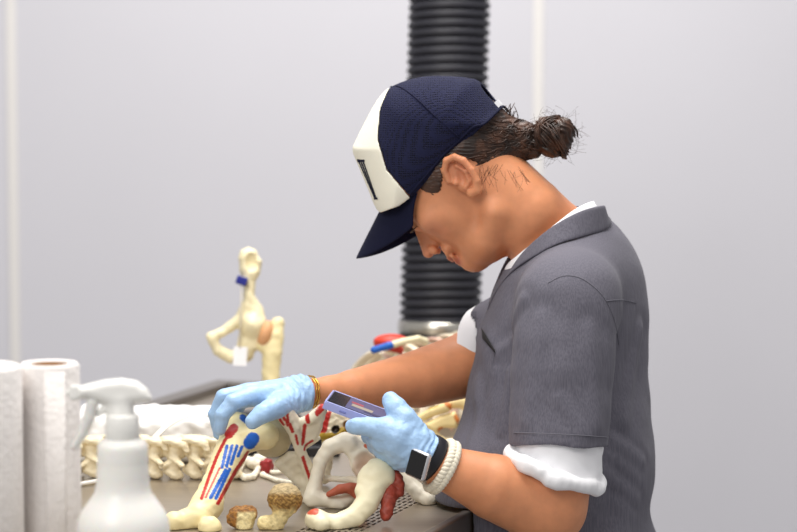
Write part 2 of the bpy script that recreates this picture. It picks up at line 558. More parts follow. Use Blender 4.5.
# ------------------------------------------------------------------ paper towel rolls, spray bottle
def roll(u, d, r, rc, h, label):
    c = on_table(u, d); o = empty('paper_towel_roll', c); tag(o, label, 'paper towel')
    b = MB(); b.lathe(c, [(rc, 0.0), (r - 0.002, 0), (r, 0.003), (r, h - 0.004), (r - 0.003, h), (rc, h - 0.001), (rc, 0)], 64); b.build('towel_sheets', M_paper, o)
    b = MB(); b.lathe(c, [(rc, 0.001), (rc - 0.0015, 0.001), (rc - 0.0015, h - 0.002), (rc, h - 0.002)], 40); b.build('core', M_card, o)
    b = MB(); g = [c + np.array([math.cos(a) * (r + 0.0006), math.sin(a) * (r + 0.0006), 0]) for a in np.linspace(-1.6, -0.9, 9)]
    b.add(g + [x + EZ * (h - 0.006) for x in g], [(i, i + 1, i + 10, i + 9) for i in range(8)]); b.build('loose_sheet', M_paper, o, solidify=0.0008)
    return o
roll(-33, 2.45, 0.0550, 0.020, 0.262, 'thick roll of white paper towels cut off by the photo edge')
roll(48.5, 2.5, 0.0318, 0.0200, 0.259, 'thin nearly used paper towel roll showing its brown cardboard core')

SB = Frame(121, 440, 2.42)
bc = on_table(121, 2.42)
bot = empty('spray_bottle', bc); tag(bot, 'white trigger spray bottle standing in front of the paper towel rolls', 'spray bottle')
zb = lambda v: SB(121, v)[2] - TZ
s_ = SB.s
M_hdpe = mat('cloudy_plastic', srgb(249, 247, 241), rough=0.35, sss=0.2, vary=0.03, vscale=30)
prof = [(0.0, 0.0), (42, 0.0), (46.5, 0.006)]
prof = [(a * s_ if a else 0, z) for a, z in prof] + [(46.5 * s_, 0.05)] + [(a * s_, zb(v)) for a, v in ((46.5, 530), (45.5, 522), (41, 512), (34, 502), (28.5, 494), (27, 488), (26.5, 482), (26, 476), (26.2, 474), (25.6, 472), (26, 470), (25.4, 468), (25.8, 466), (25.2, 464), (25.6, 462), (25.2, 455), (25.4, 450), (25.0, 446), (23, 441), (17, 438), (16, 430))]
b = MB(); b.lathe(bc, prof, 56); b.build('bottle', M_hdpe, bot)
b = MB(); b.lathe(bc, [(a * s_, zb(v)) for a, v in ((16, 439), (17.5, 438), (17, 428), (16.5, 416), (15, 414), (0.1, 412))], 40); b.build('screw_collar', M_white, bot)
F = Field().poly(SB, [(77, 386), (90, 383), (105, 379.5), (122, 378), (138, 381), (148, 389), (153, 399), (150, 403), (130, 405), (112, 407), (100, 403), (88, 399), (77, 399)], 9, 13)
F.cap(SB(121, 404), SB(121, 415), 13 * s_, 14 * s_, 0.004)
F.cap(SB(112, 403), SB(98, 414), 5 * s_, 3 * s_, 0.004)
solid('spray_head', F, [SB(70, 375, -16), SB(156, 418, 16)], 0.01, 0.0016, M_white, bot)
F = Field().box(SB(75.5, 392), [SB.ex, SB.up, SB.lat], [5 * s_, 8 * s_, 9 * s_], 0.003)
F.cap(SB(70, 392), SB(72, 392), 4 * s_, 4 * s_, 0.001)
solid('nozzle', F, [SB(64, 380, -12), SB(84, 405, 12)], 0.01, 0.0014, M_white, bot)
F = Field()
for w in (-3.5, 0, 3.5): F.chain([SB(93, 403, w), SB(89, 418, w), SB(82, 434, w), SB(74.5, 446, w)], np.array([6, 5.5, 4.5, 3.6]) * s_, 0.003)
solid('trigger', F, [SB(70, 395, -10), SB(100, 450, 10)], 0.012, 0.0014, mat('milky_plastic', srgb(226, 226, 222), rough=0.3, sss=0.2), bot)

# ------------------------------------------------------------------ white plastic wrapped bundle, straps
REST[0] = True
bg_c = on_table(152, 3.45)
F = Field()
BX = [np.array([0.995, -0.1, 0]), np.array([0.1, 0.995, 0]), EZ]
F.box(bg_c + EZ * 0.036, BX, [0.118, 0.06, 0.036], 0.022)
F.mod = lambda p, d: d + 0.0035 * wob(p @ np.array([[0.8, .3, .5], [-.5, .8, .2], [-.3, -.5, .8]]), 75) + 0.0015 * wob(p, 190)
solid('plastic_wrapped_bundle', F, [bg_c - [0.14, 0.09, 0], bg_c + [0.14, 0.09, 0.085]], 0.004, 0.0026, mat('white_film', srgb(247, 246, 244), rough=0.35, vary=0.04, vscale=20), None)
tag(bpy.data.objects['plastic_wrapped_bundle'], 'crumpled white plastic wrapped bundle lying behind the spine model', 'bundle')
b = MB(); b.tube(catmull([P(140, 452, 3.3), P(152, 440, 3.32), P(168, 425, 3.34), P(186, 416, 3.35), P(204, 414.5, 3.36), P(224, 419, 3.38)], 8), 0.0045, 8, flat=0.25, nrm=(0, -0.6, 0.8))
tag(b.build('plastic_strap', mat('clear_strap', srgb(236, 232, 226), rough=0.3), None), 'pale plastic strap arching over the white bundle', 'strap')
b = MB()
for a, c in (((72, 3.20), (106, 3.245)), ((74, 3.10), (108, 3.0))):
    A, C = on_table(*a), on_table(*c); t = (C - A) / np.linalg.norm(C - A)
    b.box((A + C) / 2 + EZ * 0.0045, (np.linalg.norm(C - A) / 2, 0.0045, 0.0012), [t, np.cross(EZ, t), EZ]); break
tag(b.build('plastic_strip', M_white, None, False), 'flat white plastic strip on the steel behind the spray bottle', 'strip')

# ------------------------------------------------------------------ spine model: articulated vertebrae
def vertebra_field(o, kind):
    L = lambda x, y, z: o + np.array([x, y, z])
    F = Field()
    F.box(L(0, .014, .040), np.eye(3), [.0115, .016, .013], .006)
    F.cap(L(-.010, .012, .050), L(.010, .012, .050), .0055, None, .003)
    F.cap(L(0, -.002, .044), L(.001, -.006, .016), .0062, .0052, .006)
    F.cap(L(-.008, -.008, .055), L(.009, -.009, .052), .0042, .0046, .005)
    F.cap(L(.009, -.009, .052), L(.013, -.012, .044), .004, .003, .003)
    F.cap(L(-.004, -.006, .012), L(.004, -.009, .0075), .0060, .0068, .005)
    F.cap(L(.001, -.008, .030), L(.009, -.020, .026), .0044, .0032, .004)
    if kind: F.cap(L(-.002, -.006, .024), L(-.011, -.014, .020), .0042, .003, .004)
    F.cap(L(0, .004, .02), L(.001, .014, .008), .005, .0062, .006)
    F.mod = lambda p, d: d + 0.0006 * wob(p - o, 520)
    return F
sp0 = on_table(150, 3.28)
spine = empty('spine_model', sp0); tag(spine, 'row of cream jointed vertebrae lying in front of the white bundle', 'spine model')
proto = []
for k in (0, 1):
    o = sp0.copy()
    proto.append(solid('vertebra', vertebra_field(o, k), [o - [.02, .03, 0], o + [.02, .035, .065]], 0.004, 0.0013, M_bone, spine, lambda v: np.tile(srgb(240, 226, 192), (len(v), 1))))
xs = np.linspace(-0.108, 0.112, 9)
rnd = random.Random(4)
for i, x in enumerate(xs):
    o = proto[i % 2] if i < 2 else copy_tree(proto[i % 2], spine)
    o.location = (x, -0.006 * i * 0.1 + rnd.uniform(-.002, .002), rnd.uniform(0, .0015))
    o.rotation_euler = (rnd.uniform(-.1, .1), rnd.uniform(-.10, .10), rnd.uniform(-.25, .25))
    s = rnd.uniform(0.96, 1.05); o.scale = (s * 1.45, s * 1.3, s)
b = MB(); b.tube([sp0 + [-.112, .016, .04], sp0 + [0, .017, .041], sp0 + [.116, .014, .04]], 0.006, 10); b.build('connecting_rod', mat('rod', srgb(214, 200, 160), rough=0.5), spine)

# ------------------------------------------------------------------ bone models
def fpaint(fr, base, strokes, wmid=None, base2=None):
    def f(v):
        u, vv, w = fr.inv(v)
        q = np.stack([u, vv], 1)
        c = np.tile(np.asarray(base, float), (len(v), 1))
        if base2 is not None: c = base2(v, u, vv, w, c)
        front = w < (0 if wmid is None else wmid(vv)) + 3
        for pts, r, col in strokes:
            d = seg_dist(q, pts) + 0.35 * wob(v, 900)
            t = (np.clip((r - d) / 0.8 + 0.5, 0, 1) * front)[:, None]
            c = c * (1 - t) + np.asarray(col) * t
        return c
    return f

# painted femur held by the hand
FM = Frame(230, 450, 3.0)
fw_ = lambda v: 45 - 90 * (v - 425) / 95
q = lambda u, v, w=0: FM(u, v, fw_(v) + w)
F = Field()
fs = FM.s
F.chain([q(240, 428), q(236, 441), q(229, 456), q(220, 474), q(212, 490), q(207, 504)], np.array([14, 17, 16.5, 14, 13.5, 15]) * fs, 0.008)
F.ball(q(238, 425, 4), 13.5 * fs, 0.008)
F.ball(q(251, 440, -5), 9.5 * fs, 0.006)
F.cap(q(246, 436), q(266, 436), 15 * fs, 14 * fs, 0.01)
F.chain([q(207, 504), q(198, 515, -4), q(184, 519, -4)], np.array([15, 13.5, 11]) * fs, 0.008)
F.ball(q(175.5, 519, -10), 10.5 * fs, 0.004)
F.ball(q(210, 525, -12), 11.5 * fs, 0.004)
F.ball(q(199, 518, 10), 13 * fs, 0.008)
F.mod = lambda p, d: d + 0.0005 * wob(p, 260)
strk = [([(234, 428), (229, 434)], 4.6, RED), ([(229, 434), (224, 442), (217, 456), (210, 474), (202, 497)], 1.7, RED),
        ([(227, 446), (222, 467)], 1.8, BLUE), ([(232, 446), (226.5, 466)], 1.8, BLUE), ([(237, 446), (231, 464)], 1.7, BLUE), ([(242, 447), (238, 456)], 1.7, BLUE),
        ([(225.5, 470), (211, 496)], 2.0, BLUE), ([(229.5, 469), (216, 497)], 1.8, BLUE), ([(219.5, 468), (206, 496)], 1.1, RED),
        ([(248, 453), (236, 470), (218, 502)], 1.9, RED), ([(253, 439), (250, 443)], 6.6, BLUE), ([(243, 417), (246, 420)], 3.2, BLUE)]
femur = solid('femur_model', F, [q(165, 505, -30), q(270, 405, 30), q(215, 540, -30)], 0.012, 0.0011, M_bone, None, fpaint(FM, CREAM, strk, fw_))
tag(femur, 'cream thigh bone model with red and blue painted stripes, held under the gloved hand', 'bone model')
FB = Field().ball(q(272.5, 437, 24), 21.3 * fs)
FB.mod = lambda p, d: d + 0.0004 * wob(p, 200)
solid('femoral_head', FB, box8(FM, 248, 298, 412, 462, -10, 110), 0.006, 0.0014, M_bone, femur, lambda v: np.tile(srgb(206, 193, 158), (len(v), 1)))
femur.children[0]['label'] = 'grey beige ball end'

# white shoulder blade shaped hip bone with red paint
H1 = Frame(300, 495, 3.10, 0.0, 0.8)
s = H1.s
F = Field().poly(H1, [(280, 412), (286, 408), (293, 411), (300, 421), (311, 418), (322, 409), (326, 414), (322, 430), (317, 441), (306, 446), (300, 449), (295, 436), (287, 428), (279, 420)], 4, 4)
F.chain([H1(285, 415, -4), H1(293, 428, -4), H1(300, 447, -5), H1(308, 464, -6), H1(314, 479, -8)], np.array([7.5, 6, 5, 5.5, 7]) * s, 0.005)
F.chain([H1(302, 424), H1(312, 419, -2), H1(322, 411)], np.array([3.5, 5, 4.5]) * s, 0.004)
F.poly(H1, [(277, 461), (288, 453), (301, 453), (310, 476), (311, 488), (304, 488), (298, 478), (286, 470)], 4, 5, 0.005)
F.chain([H1(279, 463, -2), H1(292, 474, -4), H1(306, 482, -6)], np.array([4.5, 4, 6]) * s, 0.004)
F.cap(H1(309, 478, -6), H1(307, 496, -4), 7 * s, 8 * s, 0.004)
F.cap(H1(307, 496, -4), H1(315, 499, -4), 6.5 * s, 5 * s, 0.004)
F.cap(H1(318, 442, 4), H1(304, 448, 0), 2.6 * s, 2.6 * s, 0.003)
F.mod = lambda p, d: d + 0.0006 * wob(p, 260)
strk = [([(303, 452), (306, 461), (311, 474)], 1.7, RED), ([(281, 416), (284, 420)], 1.7, RED), ([(283, 411.5), (285.5, 415)], 1.5, RED), ([(288, 412), (289, 418)], 1.3, RED),
        ([(290, 420), (293, 427)], 1.7, RED), ([(287, 416), (288, 421)], 1.2, RED), ([(296, 431), (298, 439)], 1.2, RED), ([(306.5, 415), (308, 420)], 2.3, RED), ([(305, 424), (303, 440)], 1.8, RED), ([(317, 413), (323, 408)], 2.2, RED), ([(305, 445), (312, 440)], 1.6, RED)]
hip = solid('hip_bone_model', F, box8(H1, 270, 330, 400, 510, -18, 18), 0.004, 0.0011, M_bone, None, fpaint(H1, srgb(236, 228, 205), strk))
tag(hip, 'white hip bone model with red painted marks standing beside the gloved hand', 'bone model')

# plain hip bone: a big white arch
H2 = Frame(340, 470, 3.06)
s = H2.s
F = Field()
F.chain([H2(312, 498), H2(316, 480), H2(320.5, 461), H2(330, 447.5), H2(345, 442), H2(359, 446, 2), H2(372, 455, 4)], np.array([8.5, 6.6, 7, 8.5, 10, 10, 9]) * s, 0.006)
F.poly(H2, [(343, 446), (360, 444), (377, 455), (381, 466), (372, 478), (360, 481), (352, 471), (349, 460)], 5, 9, 0.006)
F.cap(H2(322, 478, 10), H2(360, 480, 10), 3 * s, 3.4 * s, 0.004)
F.chain([H2(313, 497), H2(327, 500), H2(340, 503), H2(352, 497, 3), H2(362, 484, 5)], np.array([8, 7, 7.5, 6, 6]) * s, 0.006)
F.ball(H2(352, 441, -6), 6 * s, 0.004)
F.ell(H2(366, 466, -16), [H2.ex, H2.up, H2.lat], np.array([11, 14, 9]) * s, 0.004, 's')
F.mod = lambda p, d: d + 0.0007 * wob(p, 240)
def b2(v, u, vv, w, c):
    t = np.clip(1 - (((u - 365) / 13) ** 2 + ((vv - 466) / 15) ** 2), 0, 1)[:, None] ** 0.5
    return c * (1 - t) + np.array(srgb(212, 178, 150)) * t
hip2 = solid('hip_bone_model', F, [H2(298, 428, -18), H2(388, 512, 22)], 0.004, 0.0013, M_bone, None, fpaint(H2, WHITEB, [([(366, 446), (373, 450)], 2.2, srgb(196, 96, 66))], None, b2))
tag(hip2, 'plain white hip bone model forming a large arch below the phone', 'bone model')
F = Field().chain([H2(329, 494, -10), H2(340, 489, -11), H2(350, 487.5, -10), H2(360, 489, -6)], np.array([3, 4.8, 5, 6]) * s, 0.004)
F.chain([H2(352, 490, -8), H2(360, 496, -8), H2(362, 502, -6)], np.array([5, 5.5, 4]) * s, 0.004)
M_lig = mat('rubber_ligament', srgb(190, 98, 70), rough=0.5, vary=0.15, vscale=60, bump=0.3, bscale=200)
solid('ligament', F, [H2(320, 480, -20), H2(372, 510, 8)], 0.004, 0.0013, M_lig, hip2)

# plain femur in front with red muscle
FF = Frame(360, 495, 2.94)
s = FF.s
F = Field()
F.chain([FF(378, 473, 12), FF(374, 487, 8), FF(367, 503, 2), FF(355, 516, -4), FF(337, 524, -10), FF(322, 522, -12)], np.array([15, 12.5, 11.5, 10.5, 10, 10]) * s, 0.008)
F.ball(FF(385, 478, 12), 10 * s, 0.008)
F.ball(FF(361, 490, 4), 6.5 * s, 0.006)
F.ball(FF(316, 519, -12), 11 * s, 0.006)
F.ball(FF(322, 523, -24), 8 * s, 0.006)
F.ball(FF(366, 478, 8), 9 * s, 0.008)
F.mod = lambda p, d: d + 0.0006 * wob(p, 210)
fem2 = solid('femur_model', F, [FF(300, 455, -36), FF(402, 532, 32)], 0.006, 0.0013, M_bone, None, fpaint(FF, srgb(243, 234, 200), [([(310, 511), (316, 511)], 3.4, srgb(200, 90, 66))], lambda v: 12))
tag(fem2, 'plain cream thigh bone model curving across the front below the gloved hand', 'bone model')
F = Field().chain([FF(389, 480, 16), FF(389, 497, 10), FF(386, 515, 4)], np.array([7, 8.5, 6]) * s, 0.004)
F.chain([FF(396, 474, 16), FF(399, 483, 14), FF(400, 493, 12)], np.array([5, 6, 4.5]) * s, 0.003)
F.mod = lambda p, d: d + 0.0012 * wob(p, 330)
solid('muscle', F, [FF(374, 465, -10), FF(412, 528, 34)], 0.006, 0.0013, mat('muscle_rubber', srgb(158, 62, 44), rough=0.5, vary=0.35, vscale=70, bump=0.4), fem2)

# plain bone end beside the wrist
B3 = Frame(418, 488, 3.09)
s = B3.s
F = Field().chain([B3(398, 468, 8), B3(410, 484, 4), B3(421, 494), B3(430, 498)], np.array([7, 7.5, 9, 9.5]) * s, 0.006)
F.ball(B3(438, 492, 4), 6 * s, 0.006); F.ball(B3(427, 500, -8), 6.5 * s, 0.006)
F.mod = lambda p, d: d + 0.0006 * wob(p, 230)
o = solid('long_bone_model', F, [B3(385, 455, -20), B3(452, 512, 24)], 0.004, 0.0013, M_bone, None, fpaint(B3, WHITEB, []))
tag(o, 'white bone end with a flared tip lying under the watch wrist', 'bone model')

# two aged brown bones
B4 = Frame(280, 510, 2.92)
s = B4.s
def oldpaint(v, u, vv, w, c):
    n = wob(v, 700) + 0.8 * wob(v, 1900)
    head = np.clip((513 - vv + 3 * wob(v, 300)) / 6, 0, 1)[:, None]
    brown = np.where((n > 0.0)[:, None], srgb(182, 142, 74), srgb(132, 96, 44))
    c = np.array(srgb(238, 218, 160)) * (1 - head) + brown * head
    cap_ = np.clip((496 - vv) / 4, 0, 1)[:, None]
    return c * (1 - cap_) + np.array(srgb(186, 164, 122)) * cap_
F = Field().ell(B4(285, 499), [B4.ex, B4.up, B4.lat], np.array([17.5, 16, 17]) * s)
F.chain([B4(285, 506), B4(280, 517, 0), B4(275, 527, 0)], np.array([11, 8, 8]) * s, 0.005)
F.chain([B4(276, 522), B4(265, 523, -2)], np.array([7, 8]) * s, 0.004)
F.mod = lambda p, d: d + 0.0007 * wob(p, 430) + 0.0004 * wob(p, 1100)
o = solid('aged_bone', F, [B4(252, 480, -20), B4(306, 534, 20)], 0.004, 0.0012, M_oldbone, None, fpaint(B4, CREAM, [], None, oldpaint))
tag(o, 'aged bone with a round brown mushroom shaped head and pale stem', 'bone')
B5 = Frame(243, 518, 2.92)
s = B5.s
def oldpaint2(v, u, vv, w, c):
    n = wob(v, 600) + 0.6 * wob(v, 1500)
    side = np.clip((np.abs(u - 246 + (vv - 520) * 0.12) - 8.0) / 2, 0, 1); top = np.clip((514 - vv) / 3, 0, 1)
    t = np.maximum(side, top)[:, None]
    brown = np.where((n > -0.1)[:, None], srgb(168, 116, 52), srgb(126, 84, 38))
    return c * (1 - t) + brown * t
F = Field().chain([B5(237, 514), B5(250, 513)], np.array([8, 7.5]) * s)
F.chain([B5(245, 517), B5(244, 527)], np.array([10, 9]) * s, 0.005)
F.ball(B5(234, 519), 7.5 * s, 0.004)
F.mod = lambda p, d: d + 0.0008 * wob(p, 420) + 0.0004 * wob(p, 1100)
o = solid('aged_bone', F, [B5(222, 500, -16), B5(260, 534, 16)], 0.004, 0.0012, M_oldbone, None, fpaint(B5, srgb(244, 226, 170), [], None, oldpaint2))
tag(o, 'short aged bone stump with brown broken edges and an ivory middle', 'bone')

# yellow, red and white block of bone under the phone
B6 = Frame(332, 430, 3.22)
s = B6.s
F = Field().poly(B6, [(318, 410), (330, 407), (347, 410), (352, 422), (350, 436), (338, 441), (324, 440), (318, 428)], 7, 12)
F.cap(B6(330, 436, 6), B6(324, 478, 8), 7 * s, 6 * s, 0.008)
F.chain([B6(322, 436, -8), B6(334, 436, -10), B6(346, 431, -8)], np.array([4, 4.5, 4.5]) * s, 0.003)
F.ball(B6(335.5, 429, -12), 3.6 * s, 0.002, 's')
F.mod = lambda p, d: d + 0.0007 * wob(p, 400)
OL = srgb(176, 146, 44)
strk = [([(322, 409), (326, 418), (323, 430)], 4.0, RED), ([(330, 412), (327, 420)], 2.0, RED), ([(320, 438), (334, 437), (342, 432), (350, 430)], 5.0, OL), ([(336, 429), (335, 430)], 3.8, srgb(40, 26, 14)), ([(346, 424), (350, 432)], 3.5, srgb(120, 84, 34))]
o = solid('skull_base_model', F, [B6(310, 400, -22), B6(358, 486, 22)], 0.004, 0.0012, M_bone, None, fpaint(B6, srgb(244, 236, 208), strk))
tag(o, 'white bone model painted yellow and red with a dark hole, under the phone', 'bone model')

# black tray and small bones between the femur and the hip bone
tr = on_table(290, 3.5)
b = MB(); b.box(tr + EZ * 0.002, (0.07, 0.045, 0.002)); 
for sx in (-1, 1): b.box(tr + np.array([0.07 * sx, 0, 0.007]), (0.003, 0.048, 0.007))
for sy in (-1, 1): b.box(tr + np.array([0, 0.045 * sy, 0.007]), (0.067, 0.003, 0.007))
tag(b.build('black_tray', M_black, None, False, bevel=0.0012), 'shallow black tray lying behind the hip bone models', 'tray')
b6 = on_table(266, 3.31)
F = Field().box(b6 + EZ * 0.010, [E2, E1, EZ], [0.007, 0.009, 0.010], 0.003)
F.mod = lambda p, d: d + 0.0012 * wob(p, 300)
o = solid('muscle_piece', F, [b6 - [0.016, 0.016, 0.0], b6 + [0.016, 0.016, 0.024]], 0.003, 0.0012, mat('red_muscle', srgb(150, 30, 34), rough=0.5))
tag(o, 'small dark red muscle piece standing among the little bones', 'muscle model')
def small_bone(name, pts, rs, label, group=None, d=3.2, colr=WHITEB):
    C = [on_table(u, dd) for u, dd in pts]
    F = Field().chain([c + EZ * (r + 0.0005 + h) for c, r, h in zip(C, rs, [0.0] * len(C))], rs, 0.003)
    F.ball(C[0] + EZ * (rs[0] + 0.0008), rs[0] * 1.35, 0.002); F.ball(C[-1] + EZ * (rs[-1] + .0008), rs[-1] * 1.3, 0.002)
    F.mod = lambda p, dd: np.maximum(dd + 0.0005 * wob(p, 500), TZ - p[:, 2])
    A = np.array(C); lo = A.min(0) - 0.014; hi = A.max(0) + [0.014, 0.014, 0.026]; lo[2] = TZ - 0.002
    o = solid(name, F, [lo, hi], 0.002, 0.0011, M_bone, None, lambda v: np.tile(colr, (len(v), 1)))
    return tag(o, label, 'bone model', group)
small_bone('rib_bone', [(262, 3.28), (276, 3.24), (290, 3.22), (303, 3.23)], [0.0034, 0.003, 0.003, 0.0036], 'thin curved white rib bone in front of the painted hip bone')
small_bone('rib_bone', [(257, 3.33), (272, 3.30), (288, 3.31)], [0.003, 0.003, 0.003], 'shorter thin white rib bone behind the curved rib bone')
small_bone('jaw_bone', [(241, 3.36), (237, 3.29), (244, 3.25), (252, 3.26), (257, 3.31)], [0.0036, 0.004, 0.0046, 0.0045, 0.004], 'small U shaped white jaw bone beside the painted thigh bone')
G = 'little white bones by the painted thigh bone'
for u, d, u2, d2 in ((246, 3.38, 251, 3.36), (257, 3.40, 260, 3.38), (252, 3.35, 256, 3.34), (300, 3.20, 308, 3.19)):
    small_bone('wrist_bone', [(u, d), (u2, d2)], [0.0055, 0.0065], 'little knobbly white bone lying loose among the thin rib bones', G)

# bones behind the wrist
B7 = Frame(440, 420, 3.5)
s = B7.s
F = Field().chain([B7(416, 421, 6), B7(432, 412, 0), B7(447, 407, -4)], np.array([4, 4.5, 5]) * s, 0.003)
F.poly(B7, [(424, 424), (440, 416), (455, 411), (460, 420), (456, 428), (444, 428), (436, 432), (428, 430)], 4, 6, 0.004)
F.chain([B7(432, 428), B7(438, 440), B7(450, 443), B7(462, 438)], np.array([4.5, 4, 4, 4.5]) * s, 0.004)
F.chain([B7(448, 404, 8), B7(462, 402, 8), B7(472, 410, 8)], np.array([5, 6, 6]) * s, 0.004)
F.cap(B7(440, 440), B7(438, 450), 4.5 * s, 5 * s, 0.004)
ORG_ = srgb(200, 118, 50)
o = solid('pelvis_model', F, [B7(408, 395, -16), B7(480, 456, 18)], 0.006, 0.0014, M_bone, None, fpaint(B7, srgb(242, 220, 160), [([(457, 417), (460, 422)], 3.2, ORG_), ([(441, 430), (444, 433)], 3.4, ORG_), ([(447, 404), (452, 408)], 2.6, ORG_), ([(424, 408), (436, 404)], 3, OL)]))
tag(o, 'cream bone model with orange spots lying behind the watch wrist', 'bone model')

# ------------------------------------------------------------------ rib cage lying behind the forearm
rc = on_table(408, 3.72)
RA = np.array([0.86, 0.51, 0]); RB = np.array([-0.51, 0.86, 0])
cage = empty('rib_cage_model', rc); tag(cage, 'painted rib cage model lying behind the bare forearm', 'bone model')
M_rib = mat('rib_plastic', srgb(240, 226, 200), rough=0.45, vary=0.1, vscale=25)
M_rib2 = mat('rib_cartilage', srgb(214, 178, 160), rough=0.5, vary=0.1, vscale=25)
for i in range(9):
    s_i = -0.085 + i * 0.026
    hgt = 0.110 + 0.0036 * i; wd = 0.085 + 0.01 * math.sin(i / 8 * math.pi)
    pts = []
    for t in np.linspace(-0.1, math.pi + 0.1, 26):
        pts.append(rc + RA * (s_i + 0.035 * math.sin(t)) - RB * math.cos(t) * wd + EZ * (0.013 + max(0, hgt * math.sin(t)) ))
    b = MB(); b.tube(pts, 0.0085, 8, flat=0.42, nrm=tuple(RB)); b.build('rib', M_rib2 if i == 4 else M_rib, cage)
b = MB(); b.tube([rc - RA * 0.09 + EZ * 0.012, rc + EZ * 0.012, rc + RA * 0.15 + EZ * 0.012], 0.012, 12); b.build('backbone', M_rib, cage)
F = Field()
CL = [P(374, 350, 3.62), P(388, 346, 3.62), P(403, 341.5, 3.63), P(418, 338.5, 3.64), P(425, 341, 3.65), P(427, 346, 3.66)]
F.chain(CL, np.array([3.6, 3.8, 3.4, 3.2, 3.4, 3.2]) * 0.00152, 0.003)
solid('collar_bone', F, CL, 0.012, 0.0012, M_bone, cage, painter(srgb(240, 228, 190), [([CL[0], CL[1]], 0.009, BLUE), ([CL[5], CL[5] + EZ * .003], 0.008, srgb(30, 40, 90))]))
F = Field().ell(P(391, 341, 3.66), [RT, EZ, np.array([0, 1.0, 0])], [0.027, 0.011, 0.02])
F.cap(P(378, 344, 3.66), P(400, 350, 3.68), 0.006, 0.006, 0.004)
solid('red_muscle', F, [P(391, 341, 3.66)], 0.045, 0.0016, mat('red_paint', srgb(206, 56, 34), rough=0.45), cage)

# ------------------------------------------------------------------ hip joint model standing at the back
HJ = Frame(245, 330, 3.8)
s = HJ.s
hj0 = on_table(266, 3.8)
F = Field()
F.poly(HJ, [(238.5, 258), (241, 250), (248, 247), (256, 250), (262.5, 261), (261, 272), (256, 282), (255, 296), (262, 306), (266, 318), (264, 335), (258, 350), (250, 356), (240, 357), (236, 352), (238, 340), (240, 325), (238, 310), (243, 300), (244, 286), (240, 272)], 7, 9)
F.ell(HJ(252, 262, -9), [HJ.ex, HJ.up, HJ.lat], np.array([6, 9, 6]) * s, 0.004, 's')
F.chain([HJ(242, 318), HJ(229, 328, -3), HJ(213, 337, -6)], np.array([6.5, 5, 5]) * s, 0.006)
F.chain([HJ(211, 337, -6), HJ(218, 350, -5), HJ(230, 357, -3), HJ(245, 355, 0)], np.array([4.5, 5.5, 6, 8]) * s, 0.006)
F.ball(HJ(252, 325, -6), 11 * s, 0.008)
F.mod = lambda p, d: d + 0.0008 * wob(p, 170)
hj = empty('hip_joint_model', hj0); tag(hj, 'cream hip joint model standing upright at the back of the table', 'bone model')
solid('pelvis_half', F, [HJ(200, 240, -20), HJ(272, 368, 20)], 0.004, 0.0015, M_bone, hj, lambda v: np.tile(srgb(240, 228, 188), (len(v), 1)))
F = Field().ell(HJ(265, 334, -3), [HJ.dirv(0.9, 0.3), HJ.dirv(-.3, .9), HJ.lat], np.array([8, 14, 10]) * s)
solid('ligament', F, [HJ(250, 315, -15), HJ(280, 352, 15)], 0.006, 0.0015, mat('orange_ligament', srgb(220, 164, 116), rough=0.55, vary=0.15, vscale=60), hj)
F = Field().chain([HJ(277, 324), HJ(275, 336), HJ(272, 352), HJ(270.5, 372), HJ(270.5, 400), HJ(270, 421)], np.array([6.5, 9, 10, 8.8, 8.2, 8.2]) * s, 0.006)
F.ball(HJ(279, 323, 2), 5.5 * s, 0.004); F.ball(HJ(262, 345, -2), 7 * s, 0.006)
F.mod = lambda p, d: d + 0.0006 * wob(p, 190)
solid('thigh_bone', F, [HJ(250, 312, -16), HJ(290, 428, 16)], 0.004, 0.0015, M_bone, hj, lambda v: np.tile(srgb(240, 226, 176), (len(v), 1)))
b = MB(); b.lathe(hj0, [(0.0, 0.0), (0.055, 0.0), (0.055, 0.008), (0.05, 0.012), (0.018, 0.013), (0.017, 0.03), (0, 0.03)], 40); b.build('stand', M_black, hj)
b = MB(); c = HJ(242, 281, -10); b.box(c, (5.6 * s, 6.5 * s, 4.2 * s), [HJ.dirv(0.94, 0.34), HJ.lat, HJ.dirv(0.34, -0.94)])
o = b.build('band', mat('blue_band', srgb(24, 34, 130), rough=0.4), hj, False, bevel=0.002); o['label'] = 'small dark blue band'
tg = HJ(240, 366, -14)
tag_o = empty('paper_tag', tg); tag(tag_o, 'blank white paper tag hanging on the hip joint model', 'tag')
b = MB(); b.box(HJ(240, 356, -14), (6.8 * s, 0.0004, 9.5 * s), [HJ.dirv(0.99, 0.06), HJ.lat, HJ.dirv(0.06, -0.99)]); b.build('card', mat('tag_card', srgb(246, 246, 248), rough=0.7), tag_o, False)
b = MB(); b.tube([HJ(242, 283, -14), HJ(241, 310, -15), HJ(240, 348, -14.5)], 0.0012, 6); b.build('string', mat('tag_string', srgb(214, 206, 190), rough=0.8), tag_o)

REST[0] = False
# ------------------------------------------------------------------ the person
def skin_mat():
    m = mat('skin', rough=0.48, paint=True, vary=0.10, vscale=55, bump=0.08, bscale=700, sss=0.12, spec=0.4)
    return m
M_skin = skin_mat()
SKIN = srgb(218, 147, 105)
M_scrub = mat('grey_heather_fabric', srgb(103, 101, 112), rough=0.9, col2=srgb(88, 86, 97), vscale=700, stretch=(1.0, 1.0, 0.03), bump=0.12, bscale=900, sheen=0.05)
M_shirt = mat('white_cotton', srgb(244, 244, 247), rough=0.9, bump=0.15, bscale=500)
M_glove = mat('nitrile_glove', srgb(165, 199, 236), rough=0.40, vary=0.05, vscale=40, bump=0.7, bscale=150, spec=0.45)
M_navy = mat('navy_cotton', srgb(20, 22, 46), rough=0.9, spec=0.2, bump=0.3, bscale=900)

YAW = 0.2
HF = Frame(455, 180, 3.2, YAW)         # head
TF = Frame(552, 380, 3.2, YAW)         # trunk
hs, ts = HF.s, TF.s
h = HF; t_ = TF

